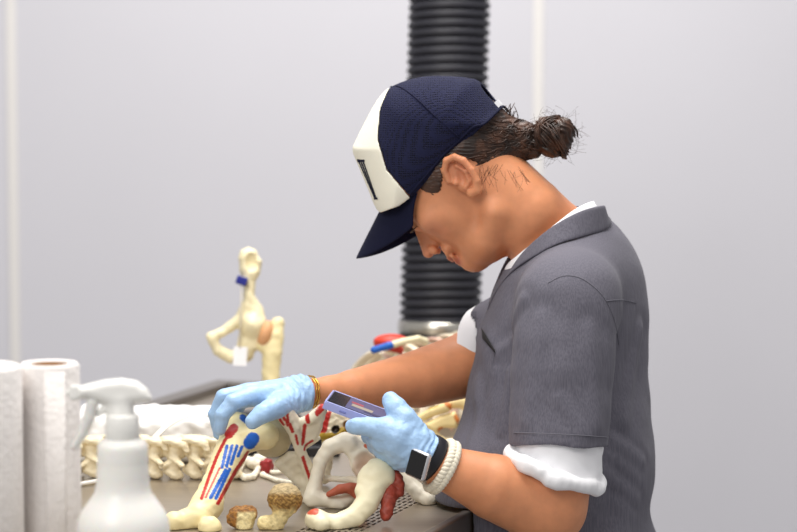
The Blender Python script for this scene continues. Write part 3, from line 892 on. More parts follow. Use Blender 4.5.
def notch(p):
    """the table's edge presses in here"""
    c2 = p @ E2 - (C2b + 0.0145)
    return np.maximum(c2, np.maximum(p[:, 2] - (TZ + 0.006), (TZ - 0.10) - p[:, 2]))
def hu(u, v, w):
    """a point on the side of the head, matched left and right"""
    return h(u + 0.2 * abs(w), v, w)
class Mirror:
    s = HF.s
    def inv(self, p):
        u, v, w = HF.inv(p)
        return u - 0.2 * np.abs(w), v, w
HM = Mirror()
def hit(F, u, v, off=0.0, d0=2.85, d1=3.5):
    """where a surface is met on the way in from the side"""
    ds = np.linspace(d0, d1, 260)
    pts = np.array([P(u, v, d) for d in ds])
    val = F(pts) - off
    k = np.argmax(val < 0)
    if not (val < 0).any(): k = int(np.argmin(val))
    if k == 0: return pts[0]
    a = val[k - 1] / (val[k - 1] - val[k] + 1e-12)
    return pts[k - 1] + (pts[k] - pts[k - 1]) * np.clip(a, 0, 1)
# ---- trunk volumes, shared by body and clothes
def trunk(F, g=0.0):
    """g: how far the surface stands off, in frame units"""
    A = [TF.dirv(1, 0), TF.up, TF.lat]
    F.ell(t_(563, 305, 0), A, (np.array([66, 84, 100]) + g) * ts, 0.02)
    F.ell(t_(561, 365, 0), A, (np.array([83, 100, 112]) + g) * ts, 0.03)
    F.ell(t_(556, 465, 0), A, (np.array([98, 130, 127]) + g) * ts, 0.04)
    F.ell(t_(590, 615, 0), A, (np.array([84, 112, 126]) + g) * ts, 0.04)
    F.ell(t_(509, 500, -62), A, (np.array([54, 72, 80]) + g) * ts, 0.03)
    F.ell(t_(597, 303, 0), A, (np.array([47, 80, 96]) + g) * ts, 0.03)
    F.cap(t_(572, 248, -10), t_(590, 296, -92), (36 + g) * ts, (42 + g) * ts, 0.03)
    F.cap(t_(572, 248, 10), t_(588, 296, 92), (36 + g) * ts, (42 + g) * ts, 0.03)
    return F
LSH, LEL, LWR = P(567, 306, 3.05), P(546, 506, 2.985), P(428, 458, 2.955)
LFM = P(494, 487, 2.965)
RSH, REL, RWR = P(575, 305, 3.34), P(480, 361, 3.255), P(308, 392, 3.085)
RFM1, RFM2 = P(418, 379, 3.19), P(352, 389, 3.125)
def r_(n, d): return n * d / FPX

# ---- hands (bare size; the glove stands off by a millimetre)
def left_hand(g=0.0):
    F = Field(); k = 0.0045
    d = 2.95
    rr = lambda *a: (np.array(a) * d / FPX + g)
    F.chain([P(446, 468, 2.955), P(428, 458, 2.952), P(414, 449, 2.945)], rr(22, 21, 20), 0.008)
    F.chain([P(416, 448, 2.945), P(399, 436, 2.935), P(386, 430, 2.94)], rr(19, 15, 12), 0.008)
    F.chain([P(416, 450, 2.947), P(398, 444, 2.94), P(384, 440, 2.95)], rr(19, 15, 12), 0.008)
    F.chain([P(416, 453, 2.95), P(400, 452, 2.95), P(386, 449, 2.965)], rr(18, 14, 11.5), 0.008)
    F.chain([P(416, 455, 2.955), P(402, 458, 2.96), P(392, 457, 2.975)], rr(16, 13, 10), 0.008)
    F.chain([P(418, 440, 2.945), P(405, 421, 2.945), P(396, 408, 2.953), P(390.5, 400.5, 2.963)], rr(15, 13, 10.5, 8.2), 0.007)      # thumb
    F.chain([P(386, 430, 2.94), P(368, 426.5, 2.945), P(357, 426, 2.95), P(352.5, 426.5, 2.955)], rr(11.5, 9, 7.8, 6.6), k)        # index
    F.chain([P(384, 440, 2.95), P(371, 436, 2.975), P(371, 432, 3.01), P(377, 425, 3.035)], rr(11.5, 9, 8, 6.5), k)
    F.chain([P(386, 449, 2.965), P(376, 445, 2.99), P(377, 439, 3.02), P(384, 432, 3.04)], rr(11, 8.6, 7.6, 6.2), k)
    F.chain([P(392, 457, 2.975), P(383, 453, 2.995), P(384, 447, 3.02), P(390, 440, 3.035)], rr(9.5, 7.6, 6.8, 5.6), k)
    return F
def right_hand(g=0.0):
    F = Field(); k = 0.004
    d = 3.07
    rr = lambda *a: (np.array(a) * d / FPX + g)
    F.chain([P(330, 391, 3.105), P(308, 392, 3.085), P(296, 393, 3.08)], rr(15, 14.5, 14), 0.008)
    for m, mr in ((P(252, 396, 3.04), 9.5), (P(248, 393, 3.068), 9.5), (P(252, 394, 3.095), 9), (P(259, 397, 3.115), 8)):
        F.chain([P(300, 394, 3.082), m + (P(300, 394, 3.082) - m) * 0.45, m], rr(14, 12.5, mr), 0.009)
    F.chain([P(252, 396, 3.04), P(233, 402, 3.02), P(222.5, 415, 3.015), P(220, 429, 3.02)], rr(9, 7.6, 6.6, 5.6), 0.003)
    F.chain([P(248, 393, 3.068), P(224, 397, 3.058), P(215.5, 415, 3.062), P(219.5, 434, 3.068)], rr(9, 7.8, 6.8, 5.6), 0.0025)
    F.chain([P(252, 394, 3.095), P(228, 398, 3.10), P(222, 418, 3.105), P(227, 436, 3.10)], rr(8.8, 7.6, 6.8, 5.4), 0.0025)
    F.chain([P(259, 397, 3.115), P(240, 402, 3.13), P(234, 418, 3.13), P(238, 431, 3.125)], rr(8, 6.8, 6.2, 5), 0.0025)
    F.chain([P(292, 401, 3.065), P(276, 407, 3.02), P(262, 414, 2.995), P(252.5, 421.5, 2.99)], rr(13.5, 11, 9, 6.8), 0.007)
    return F

# ---- body: one skin from head to toe
B = Field()
A2 = lambda du, dv: [h.dirv(du, dv), h.dirv(-dv, du), h.lat]
B.ell(h(446, 156), A2(-.62, .78), np.array([70, 62, 54]) * hs)                      # skull
B.ell(h(450, 209), A2(.84, .54), np.array([50, 34, 45]) * hs, 0.014)                # face
B.ell(h(419, 206), A2(.6, .8), np.array([20, 15, 38]) * hs, 0.012)                  # forehead
B.chain([h(472, 257), h(492, 240, -24), h(500, 213, -33)], np.array([12, 13, 12]) * hs, 0.012)
B.chain([h(472, 257), h(492, 240, 24), h(500, 213, 33)], np.array([12, 13, 12]) * hs, 0.012)
B.ell(h(482, 236), A2(.84, .54), np.array([30, 26, 34]) * hs, 0.014)
B.ball(h(477, 259.5), 11 * hs, 0.008)                                               # chin
B.ball(h(437, 219, -33), 11 * hs, 0.014); B.ball(h(437, 219, 33), 11 * hs, 0.014)   # cheekbones
B.cap(h(409.5, 220.5, -18), h(409.5, 220.5, 18), 5.0 * hs, None, 0.008)             # brow
for w in (-1, 1):
    B.ball(h(417.5, 228, 19 * w), 6.2 * hs, 0.006, 's')
    B.ell(h(423, 224.5, 20 * w), A2(.84, .54), np.array([7.5, 6.5, 10]) * hs, 0.003)
B.chain([h(417, 227.5), h(422.5, 239.5), h(428.5, 252.3)], np.array([3.6, 4.2, 6.0]) * hs, 0.004)
B.cap(h(425, 231), h(434, 244), 6 * hs, 6 * hs, 0.006)
for w in (-1, 1):
    B.ell(h(434.5, 250, 7.2 * w), A2(.84, .54), np.array([5.8, 4.0, 3.8]) * hs, 0.004)
    B.ball(h(432.5, 256, 4.5 * w), 2.1 * hs, 0.0015, 's')
B.ell(h(450, 248.5), A2(.84, .54), np.array([9, 6.5, 20]) * hs, 0.006)
B.chain([h(450, 253, -15), h(451.5, 257, -7), h(452.8, 258.8, 0), h(451.5, 257, 7), h(450, 253, 15)], np.array([2.0, 3.2, 3.4, 3.2, 2.0]) * hs, 0.003)
B.chain([h(455, 256, -14), h(459.5, 260.5, -6), h(460.5, 261.8, 0), h(459.5, 260.5, 6), h(455, 256, 14)], np.array([2.0, 3.6, 3.8, 3.6, 2.0]) * hs, 0.0025)
B.chain([h(453.5, 258, -15), h(456.3, 262, 0), h(453.5, 258, 15)], np.array([1.3, 1.4, 1.3]) * hs, 0.001, 's')
for w in (-1, 1):                                                                    # ears
    W = w
    B.ell(hu(463, 176, 49 * W), [h.dirv(.5, .87), h.dirv(-.87, .5), h.lat], np.array([18, 12, 5]) * hs, 0.006)
    B.chain([hu(449, 181, 51 * W), hu(444.5, 171, 54 * W), hu(446.5, 161, 57 * W), hu(454, 157.5, 58 * W), hu(463, 161, 58 * W), hu(471, 170, 57 * W), hu(476, 181, 55 * W), hu(476, 190, 52 * W), hu(471, 193, 51 * W)], np.array([3.2, 3.2, 3.4, 3.5, 3.5, 3.4, 3.6, 4.8, 4.8]) * hs, 0.0018, k0=0.004)
    B.chain([hu(456, 166, 54.5 * W), hu(465, 172, 55 * W), hu(469, 181, 54 * W), hu(465, 188, 53 * W)], np.array([2.0, 2.4, 2.4, 2.4]) * hs, 0.0022)
    B.ell(hu(460, 177, 57 * W), [h.dirv(.5, .87), h.dirv(-.87, .5), h.lat], np.array([8.5, 4.6, 7]) * hs, 0.0025, 's')
    B.ball(hu(455.5, 183, 53 * W), 3.2 * hs, 0.003)
B.chain([h(474, 172), h(528, 213), t_(566, 256)], np.array([44, 37, 42]) * hs, 0.018)   # neck
B.cap(h(490, 192, -24), h(528, 246, -10), 7 * hs, 9 * hs, 0.02)                        # neck muscle
trunk(B, -9)
B.chain([LSH, P(557, 420, 3.005), P(554, 470, 2.99), LEL], [r_(42, 3.05), r_(39, 3.0), r_(40, 2.99), r_(38, 2.985)], 0.02)
B.chain([LEL, LFM, P(446, 468, 2.957)], [r_(40, 2.98), r_(33.5, 2.965), r_(22.5, 2.955)], 0.014)
B.chain([RSH, REL], [r_(42, 3.34), r_(34, 3.255)], 0.02)
B.chain([REL, RFM1, RFM2, P(330, 391, 3.105)], [r_(34, 3.255), r_(29, 3.19), r_(19.5, 3.125), r_(14.5, 3.105)], 0.012)
B.sub(left_hand(-0.0012), 0.008)
B.sub(right_hand(-0.0012), 0.008)
# legs and feet
hipc = t_(556, 640)
feet = []
for w, nm in ((-62, 'l'), (62, 'r')):
    hp = t_(592, 650, w); kn = t_(588, 840, w * 0.95); an = np.array([t_(606, 900, w * .9)[0], t_(606, 900, w * .9)[1], 0.085])
    B.chain([hp, kn, an], [0.085, 0.056, 0.038], 0.02)
    fdir = TF.dirv(-1, 0); fdir = np.array([fdir[0], fdir[1], 0]); fdir /= np.linalg.norm(fdir)
    toe = np.array([an[0], an[1], 0.034]) + fdir * 0.15
    B.chain([an, np.array([an[0], an[1], 0.05]) - fdir * 0.02, toe], [0.038, 0.036, 0.026], 0.01)
    feet.append((hp, kn, an, toe, fdir))
B.cutbox(notch)
def skin_paint(v):
    u, vv, w = h.inv(v)
    c = np.tile(np.asarray(SKIN), (len(v), 1))
    def blob(uu, v2, w2, r, col, amt):
        nonlocal c
        d2 = (u - uu) ** 2 + (vv - v2) ** 2 + (w - w2) ** 2
        t = (np.exp(-d2 / (r * r)) * amt)[:, None]
        c = c * (1 - t) + np.array(col) * t
    for w0 in (-1, 1):
        blob(441, 232, 36 * w0, 16, srgb(208, 138, 112), 0.45)
        blob(473, 172, 55 * w0, 15, srgb(206, 128, 100), 0.5)
    blob(428, 252, 0, 9, srgb(206, 136, 112), 0.5)
    for w0 in (-9, 0, 9): 
        blob(453, 257.5, w0, 4.6, srgb(176, 96, 84), 0.8); blob(460, 261, w0, 4.6, srgb(184, 102, 90), 0.8)
    return c
vlo = np.array([-0.16, -0.12, 0.0]); vhi = np.array([0.42, 0.50, 1.62])
v, q4 = surfnet(B, vlo, vhi, 0.0018)
person = link_mesh('person', v, q4, M_skin, None, True, [t_(592, 640)[0], t_(592, 640)[1], 0.0], skin_paint)
tag(person, 'person in grey scrub top, cap and blue gloves, looking down at a phone and bones', 'person')

# lashes and brow
M_hair = mat('brown_hair', srgb(78, 49, 33), rough=0.45, col2=srgb(36, 22, 15), vscale=60, stretch=(1, 1, 1), spec=0.5)
for w in (-1, 1):
    b = MB()
    c0 = [h(417.5, 229.6, 13 * w), h(417.2, 229.8, 19 * w), h(420, 228.5, 26 * w), h(424, 226, 29.5 * w)]
    for i, p in enumerate(catmull(c0, 6)):
        b.tube([p, p + (h(412.5, 233.5) - h(417, 229.6)) * 0.75 + TF.lat * 0.0006 * (i - 9) * w], [0.0006, 0.0002], 4)
    b.tube(catmull(c0, 6), 0.0007, 5)
    b.build('eyelash', M_hair, person)
for w in (-1, 1):
    F = Field().chain([h(407, 222.5, 9 * w), h(406.5, 221, 18 * w), h(410.5, 216.5, 29 * w), h(416, 213, 36 * w)], np.array([1.2, 1.6, 1.5, 0.8]) * hs * 0.9, 0.002)
    solid('eyebrow', F, box8(h, 400, 422, 205, 230, -40, 40), 0.01, 0.0012, M_hair, person)

# ---- hair under the cap, drawn back into a bun
HB = Field()
HB.ell(h(452, 154), A2(-.62, .78), np.array([66, 60, 54]) * hs)
HB.cap(h(474, 148, -24), h(520, 136, 0), 26 * hs, 11 * hs, 0.012)
HB.cap(h(474, 148, 24), h(520, 136, 0), 26 * hs, 11 * hs, 0.012)
HB.cap(h(492, 138), h(526, 137), 30 * hs, 10 * hs, 0.02)
for w in (-1, 1): HB.ell(hu(434, 178, 43 * w), A2(.75, .66), np.array([13, 18, 6]) * hs, 0.014)
HB.cap(h(500, 148), h(534, 152), 16 * hs, 7 * hs, 0.015)
region = Field()
region.poly(HM, [(418, 178), (421, 190), (428, 192), (434, 197), (441, 191), (444, 172), (450, 158), (462, 157), (474, 162), (482, 171), (496, 171), (512, 168), (530, 164), (543, 164), (545, 140), (540, 120), (510, 104), (480, 90), (440, 110)], 4, 400)
HR = Field().sub(HB).sub(region, 0.002, 'i')
HR.mod = lambda p, d: d + 0.0008 * np.sin((p @ h.up) * 1400 + 3 * wob(p, 160)) 
hair = solid('hair', HR, box8(h, 415, 550, 85, 205, -62, 62), 0.01, 0.0018, M_hair, person)
rnd = random.Random(11)
def on_hair(p, off):
    p = np.array(p, float)[None]
    for _ in range(4):
        d = HB(p)[0]; e = 0.0006
        g = np.array([HB(p + np.eye(3)[i] * e)[0] - HB(p - np.eye(3)[i] * e)[0] for i in range(3)]); g /= np.linalg.norm(g) + 1e-9
        p = p - (d - off) * g
    return p[0]
b = MB()
starts = []
for i in range(190):
    w = rnd.choice((-1, 1))
    k = rnd.random()
    if k < 0.55: s0 = (rnd.uniform(470, 520), rnd.uniform(160, 171))
    else: s0 = (rnd.uniform(452, 500), rnd.uniform(115, 160))
    a = hu(s0[0], s0[1], 52 * w * rnd.uniform(0.55, 1)); e = h(525 + rnd.uniform(-3, 3), 138 + rnd.uniform(-8, 9), 7 * rnd.uniform(-1, 1))
    off = rnd.uniform(-0.0006, 0.0012)
    pts = []
    for t in np.linspace(0, 1, 9):
        m = a * (1 - t) + e * t + np.array([0, 0, -0.006 * math.sin(math.pi * t) * rnd.uniform(-.6, 1)])
        pts.append(on_hair(m, off))
    b.tube(catmull(pts, 3), [0.0010] * (len(pts) * 3 - 3) + [0.0006], 5)
b.build('hair_strands', M_hair, person)
# bun: loops of twisted locks
b = MB(); bc0 = h(549, 137)
Bu = Field().ball(h(542, 139), 14 * hs).ball(h(557, 137), 15.5 * hs, 0.006).ball(h(562, 129, -6), 11 * hs, 0.006).ball(h(551, 146, -3), 12 * hs, 0.006).ball(h(543, 127, -3), 9 * hs, 0.005).cap(h(520, 137), h(540, 140), 9 * hs, 9 * hs, 0.006)
Bu.mod = lambda p, d: d + 0.0012 * np.sin((p @ np.array([.6, .3, .74])) * 900 + 4 * wob(p, 120))
bun = solid('hair_bun', Bu, box8(h, 505, 580, 110, 165, -30, 30), 0.006, 0.0015, M_hair, person)
for L in range(12):
    axv = np.array([rnd.uniform(-1, 1), rnd.uniform(-1, 1), rnd.uniform(-1, 1)]); axv /= np.linalg.norm(axv)
    x1 = np.cross(axv, [0.3, 0.5, 0.8]); x1 /= np.linalg.norm(x1); y1 = np.cross(axv, x1)
    cc = h(553 + rnd.uniform(-8, 4), 137 + rnd.uniform(-4, 4), rnd.uniform(-7, 5)); R1 = rnd.uniform(12, 19) * hs; ph = rnd.uniform(0, 6.28)
    for k in range(16):
        o1, o2, ph2 = rnd.uniform(-3.6, 3.6) * hs, rnd.uniform(-2.6, 2.6) * hs, rnd.uniform(0, 6.28)
        pts = []
        for t in np.linspace(0, 4.6, 15):
            rr2 = R1 + o2 + 0.0012 * math.sin(3 * t + ph2)
            pts.append(cc + (x1 * math.cos(t + ph) + y1 * math.sin(t + ph)) * rr2 + axv * (o1 + 0.0014 * math.sin(2 * t + ph2)))
        b.tube(pts, 0.0009, 5)
for k in range(26):                                     # locks from the tie into the bun
    a = h(512 + rnd.uniform(-4, 6), 137 + rnd.uniform(-10, 12), rnd.uniform(-9, 9)); e = h(548 + rnd.uniform(-6, 10), 138 + rnd.uniform(-16, 16), rnd.uniform(-12, 2))
    m = (a + e) / 2 + np.array([0, -0.006, rnd.uniform(-.004, .006)])
    b.tube(catmull([a, m, e], 5), 0.0012, 5)
b.build('bun_locks', M_hair, person)
b = MB()
for k in range(85):                                     # loose flyaway hairs
    an = rnd.uniform(-2.0, 2.6); R1 = rnd.uniform(17, 23)
    p0 = h(553 + R1 * math.cos(an) * 0.8, 137 - R1 * math.sin(an) * 0.8, rnd.uniform(-10, 10))
    L = rnd.uniform(6, 20); a2 = an + rnd.uniform(-1.1, 1.1); a3 = a2 + rnd.uniform(-1.6, 1.6)
    p1 = p0 + (h.ex * math.cos(a2) + h.up * math.sin(a2)) * L * 0.5 * hs
    p2 = p1 + (h.ex * math.cos(a3) + h.up * math.sin(a3)) * L * 0.6 * hs
    b.tube(catmull([p0, p1, p2], 6), 0.00016, 3)
b.build('flyaway_hair', M_hair, person); b = MB()
for k in range(12):                                     # short tuft above the tie
    x = 509 + rnd.uniform(-4, 9)
    b.tube(catmull([h(x, 127, -4), h(x - 1 + rnd.uniform(-2, 2), 116, -4), h(x + rnd.uniform(-3, 5), 106 + rnd.uniform(-3, 6), -4)], 5), [0.0007] * 6 + [0.0005] * 4 + [0.0002], 4)
b.build('hair_tuft', M_hair, person); b = MB()
for k in range(34):                                     # wisps behind the ear and at the nape
    p0 = (rnd.uniform(478, 528), rnd.uniform(164, 172)); w0 = -44 + rnd.uniform(0, 20)
    L = rnd.uniform(8, 22); dx = rnd.uniform(-10, 12)
    pts = [np.array(hu(p0[0], p0[1], w0)), np.array(hu(p0[0] + dx * 0.4, p0[1] + L * 0.5, w0)), np.array(hu(p0[0] + dx, p0[1] + L, w0))]
    out = []
    for p in pts:
        p = p[None]
        for _ in range(5):
            d = B(p)[0]; e = .001
            g = np.array([B(p + np.eye(3)[i] * e)[0] - B(p - np.eye(3)[i] * e)[0] for i in range(3)]); g /= np.linalg.norm(g) + 1e-9
            p = p - (d - 0.0003) * g
        out.append(p[0])
    b.tube(catmull(out, 5), 0.00013, 3)
b.build('nape_hair', M_hair, person)

# ---- cap
CAPO = [(379, 211), (370, 190), (360, 166), (354, 150), (358, 139), (368, 119), (379, 100), (390, 88), (408, 80), (430, 76), (452, 76.5), (470, 78.5), (479, 82), (490, 94), (501, 108), (515, 124), (470, 178), (425, 225), (395, 235)]
CAPO = [tuple(p) for p in catmull([np.array(p, float) for p in CAPO], 3, True)]
def cap_field(g=0.0):
    F = Field().poly(h, CAPO, 52, 63.5)
    G = Field().add(lambda p: F(p) - g)
    return G
base_n = h.dirv(.66, .75); 
basep = h(440, 165)
def seam(p):
    u, vv, w = HM.inv(p)
    # front panel lies ahead of this curve from crown to brim
    su = np.interp(vv, [70, 88, 110, 140, 170, 193, 230], [398, 389.5, 381, 379, 388, 407.5, 440])
    return (u - su) * hs * 0.9
CS = cap_field()
def cap_part(name, m, sign, g):
    S = cap_field(g); I = cap_field(g - 0.003)
    F = Field().sub(S)
    F.add(lambda p: -I(p), 0.0, 'i')
    def lower(p):
        u, vv, w = HM.inv(p)
        line = np.interp(u, [370, 381, 400, 417, 444, 475, 501, 520], [205, 213, 206, 193.5, 161, 134.5, 110, 90])
        return (vv - line) * hs * 0.72
    F.add(lower, 0.0, 'i')
    F.add(lambda p: sign * seam(p), 0.0, 'i')
    if sign < 0:                                          # opening above the strap at the back
        F.cap(h(492, 92, 0), h(500, 88, 0), 13 * hs, 15 * hs, 0.002, 's')
    o = solid(name, F, box8(h, 345, 520, 65, 222, -68, 68), 0.012, 0.0015, m, person)
    md = o.modifiers.new('smooth', 'SMOOTH'); md.factor = 0.5; md.iterations = 14
    return o
def mesh_mat():
    m = mat('cap_mesh', srgb(34, 40, 84), rough=0.85, spec=0.25)
    nt = m.node_tree; L = nt.links.new; bs = nt.nodes['Principled BSDF']
    tc = nt.nodes.new('ShaderNodeTexCoord'); vo = nt.nodes.new('ShaderNodeTexVoronoi'); vo.inputs['Scale'].default_value = 340; vo.inputs['Randomness'].default_value = 0.25
    L(tc.outputs['Object'], vo.inputs['Vector'])
    rp = nt.nodes.new('ShaderNodeMapRange'); rp.inputs[1].default_value = 0.15; rp.inputs[2].default_value = 0.5
    L(vo.outputs['Distance'], rp.inputs[0])
    mx = nt.nodes.new('ShaderNodeMix'); mx.data_type = 'RGBA'; mx.inputs[6].default_value = (*srgb(4, 5, 18), 1); mx.inputs[7].default_value = (*srgb(25, 28, 58), 1)
    L(rp.outputs[0], mx.inputs['Factor']); L(mx.outputs[2], bs.inputs['Base Color'])
    bp = nt.nodes.new('ShaderNodeBump'); bp.inputs['Distance'].default_value = 0.0012; bp.inputs['Strength'].default_value = 0.8
    L(rp.outputs[0], bp.inputs['Height']); L(bp.outputs[0], bs.inputs['Normal'])
    return m
M_cream = mat('cream_foam', srgb(244, 240, 222), rough=0.85, bump=0.15, bscale=500)
capo = cap_part('cap', mesh_mat(), -1, 0.0)
fp = cap_part('front_panel', M_cream, 1, 0.0006)
# brim
b = MB(); ns, nt_ = 28, 12
v = []
for j in range(nt_ + 1):
    tt = j / nt_
    for i in range(ns + 1):
        s = -1 + 2 * i / ns; a = abs(s)
        ru = 380 + 39 * a ** 2.0; rv = 211.5 - 20 * a ** 2.0
        Ln = 54 * (1 - 0.42 * a ** 4) * tt
        dr = (16 * a ** 1.8) * (0.25 + 0.75 * tt)
        u = ru - 0.45 * Ln + 0.60 * dr * tt; vv = rv + 0.893 * Ln + 0.42 * dr * tt
        v.append(hu(u, vv, 50 * s * (1 - 0.10 * tt)))
f = [(j * (ns + 1) + i, j * (ns + 1) + i + 1, (j + 1) * (ns + 1) + i + 1, (j + 1) * (ns + 1) + i) for j in range(nt_) for i in range(ns)]
b.add(v, f); br = b.build('brim', M_navy, person, solidify=0.0032, subsurf=1)
# seams and edge binding
def on_cap(p, off):
    p = np.array(p, float)[None]
    for _ in range(6):
        d = CS(p)[0]; e = 0.0008
        g = np.array([CS(p + np.eye(3)[i] * e)[0] - CS(p - np.eye(3)[i] * e)[0] for i in range(3)]); g /= np.linalg.norm(g) + 1e-9
        p = p - (d - off) * g
    return p[0]
b = MB()
b.tube(catmull([on_cap(hu(u, v2, -w), 0.0004) for u, v2, w in ((391, 88, 8), (403, 94, 30), (418, 104, 48), (435, 118, 58), (452, 133, 61), (461, 142, 61))], 6), 0.0011, 6)
edge = [on_cap(hu(u, v2 - 2, -60), 0.0002) for u, v2 in ((412, 198), (417, 193.5), (430, 178), (444, 161), (460, 147), (475, 134.5), (488, 122))] + [hu(498, 111, -26), h(503, 107, 0), hu(498, 111, 26)]
b.tube(catmull(edge, 6), 0.0018, 8, flat=1.0)
b.build('cap_binding', M_navy, person)
b = MB(); b.box(hu(497.5, 104.5, -22), (3.2 * hs, 0.0008, 2.6 * hs), [h.dirv(.66, .75), h.dirv(0, 0, 1), h.dirv(.75, -.66)]); lb = b.build('cap_label', M_shirt, person, False); lb['label'] = 'tiny white label'
# stripe mark on the front of the cap
FPF = cap_field(0.0006)
b = MB()
def fstrip(a0, a1, c0, c1):
    """a strip of thread on the front panel between two edges"""
    pts0 = []; n = 12
    for i in range(n + 1):
        t = i / n
        for k0, k1 in ((a0, a1), (c0, c1)):
            pts0.append(hit(FPF, k0[0] + (k1[0] - k0[0]) * t, k0[1] + (k1[1] - k0[1]) * t, 0.0006, 2.95, 3.4))
    b.add(pts0, [(2 * i, 2 * i + 1, 2 * i + 3, 2 * i + 2) for i in range(n)])
for c in range(3):
    x0, x1 = 357.6 + 2.3 * c, 374.6 + 0.8 * c
    fstrip((x0, 160 + 0.3 * c), (x1, 199), (x0 + 1.05, 160 + 0.3 * c), (x1 + 0.4, 199))
fstrip((357.0, 159.2), (357.6, 162.2), (364.2, 159.8), (364.4, 161.6))
fstrip((373.8, 197.8), (374.4, 199.6), (377.2, 197.6), (377.4, 199.4))
b.build('stripe_mark', M_navy, person, solidify=0.0006)

# ---- scrub top
def folds(p, d):
    u, vv, w = TF.inv(p)
    k = 0.0030 * np.sin(u / 10.0 + 1.6 * np.sin(vv / 42.0) + w / 30) * np.clip((vv - 330) / 160, 0, 1)
    k += 0.0016 * np.sin((u * 0.5 + vv) / 13.0 + w / 22) * np.exp(-((u - 610) / 30) ** 2 - ((vv - 470) / 70) ** 2) * 1.6
    k += 0.0022 * np.sin((u - 0.9 * vv) / 11.0) * np.exp(-((u - 500) / 24) ** 2 - ((vv - 350) / 50) ** 2)
    return d + k - 0.0028 * np.clip((vv - 300) / 120, 0, 1) + 0.0008 * wob(p, 55)
S = Field(); trunk(S, 0)
S.chain([LSH, P(560, 380, 3.02)], [r_(52, 3.05), r_(48, 3.02)], 0.03)
S.chain([P(563, 350, 3.03), P(559, 470, 2.99)], [r_(50, 3.03), r_(48, 2.99)], 0.006)
S.chain([RSH, P(498, 347, 3.275)], [r_(52, 3.34), r_(45, 3.275)], 0.02)
S.mod = folds
SI = Field().add(lambda p: -(S(p) + 0.0045))
SS = Field().sub(S)
SS.add(lambda p: -(S(p) + 0.0045), 0.0, 'i')
hemc, hemn = P(559, 444, 2.99), P(556, 520, 2.98) - P(562, 380, 3.01)
def arm_cut(p):                                       # sleeve hem: only near the sleeve, not the trunk
    a = (p - hemc) @ (hemn / np.linalg.norm(hemn))
    axis = hemn / np.linalg.norm(hemn); q = p - LSH
    rad = np.sqrt(((q - np.outer(q @ axis, axis)) ** 2).sum(1))
    return np.minimum(a, np.where(rad < r_(58, 3.0), 1.0, -1.0))
cutS = Field().chain([P(558.5, 449 + 52, 2.985), P(557, 560, 2.98)], [r_(56, 3.0), r_(56, 3.0)], 0.0)
def cut_sleeve(p):
    axis = hemn / np.linalg.norm(hemn)
    q = p - hemc; a = q @ axis
    rad = np.sqrt(((q - np.outer(a, axis)) ** 2).sum(1))
    return np.maximum(-a, np.maximum(rad - r_(50, 2.99), a - 0.2))
TS = Field(); trunk(TS, 0); TS.mod = folds
SS = Field()
slv = Field().chain([P(563, 350, 3.03), P(559, 470, 2.99)], [r_(50, 3.03), r_(48, 2.99)], 0.006)
slv.half(hemc, hemn, 0.0)
upper = Field(); trunk(upper, 0)
upper.chain([LSH, P(562, 372, 3.022)], [r_(52, 3.05), r_(49, 3.022)], 0.03)
rs_ = Field().chain([RSH, P(488, 347, 3.265)], [r_(50, 3.34), r_(42.5, 3.265)], 0.02)
rhc, rhn = P(479, 350, 3.263), np.array([-0.9, 0.30, -0.12])
rs_.half(rhc, rhn, 0.0)
upper.sub(rs_, 0.02)
upper.sub(slv, 0.006)
creases = []
for a, c, wd, am in (((511, 372), (503, 432), .006, .0035), ((522, 300), (500, 352), .008, .0025), ((640, 330), (622, 420), .010, .003), ((600, 470), (634, 500), .007, .003), ((612, 440), (640, 462), .007, .0025),
                     ((540, 320), (528, 420), .010, .0022), ((590, 330), (596, 425), .010, .0022), ((560, 400), (585, 436), .007, .0015), ((478, 380), (470, 470), .009, .0025)):
    creases.append((hit(upper, *a), hit(upper, *c), wd, am))
def cloth(p, d):
    d = folds(p, d)
    for a, c, wd, am in creases:
        q = seg_dist(p, [a, c])
        d = d - am * np.exp(-(q / wd) ** 2) + 0.5 * am * np.exp(-((q - 2 * wd) / wd) ** 2)
    return d
upper.mod = cloth
INN = Field(); INN.add(lambda p: upper(p) + 0.0045)
# hollow: sleeves open at the hems, body open at the bottom and the neck
hol = Field(); trunk(hol, -6)
hol.chain([LSH, P(562, 372, 3.022), P(558, 500, 2.985)], [r_(46, 3.05), r_(44, 3.022), r_(43.5, 2.985)], 0.003)
hol.chain([RSH, P(470, 355, 3.25)], [r_(44, 3.34), r_(38.5, 3.25)], 0.02)
G = Field().sub(upper)
G.add(lambda p: hol(p), 0.001, 's')
G.half(t_(556, 655), t_(556, 700) - t_(556, 650), 0.0)
G.cutbox(notch)
nk = Field().chain([h(480, 170), h(535, 219), t_(570, 262)], np.array([48, 45.5, 36]) * hs, 0.01)
nk.chain([h(522, 246), h(509, 272), h(500, 303)], np.array([24, 13, 1]) * hs, 0.004)
nk.cap(h(540, 222), h(575, 196), 34 * hs, 40 * hs, 0.01)
G.sub(nk, 0.001, 's')
top_ = solid('scrub_top', G, box8(TF, 430, 680, 190, 700, -225, 170), 0.02, 0.0026, M_scrub, person)
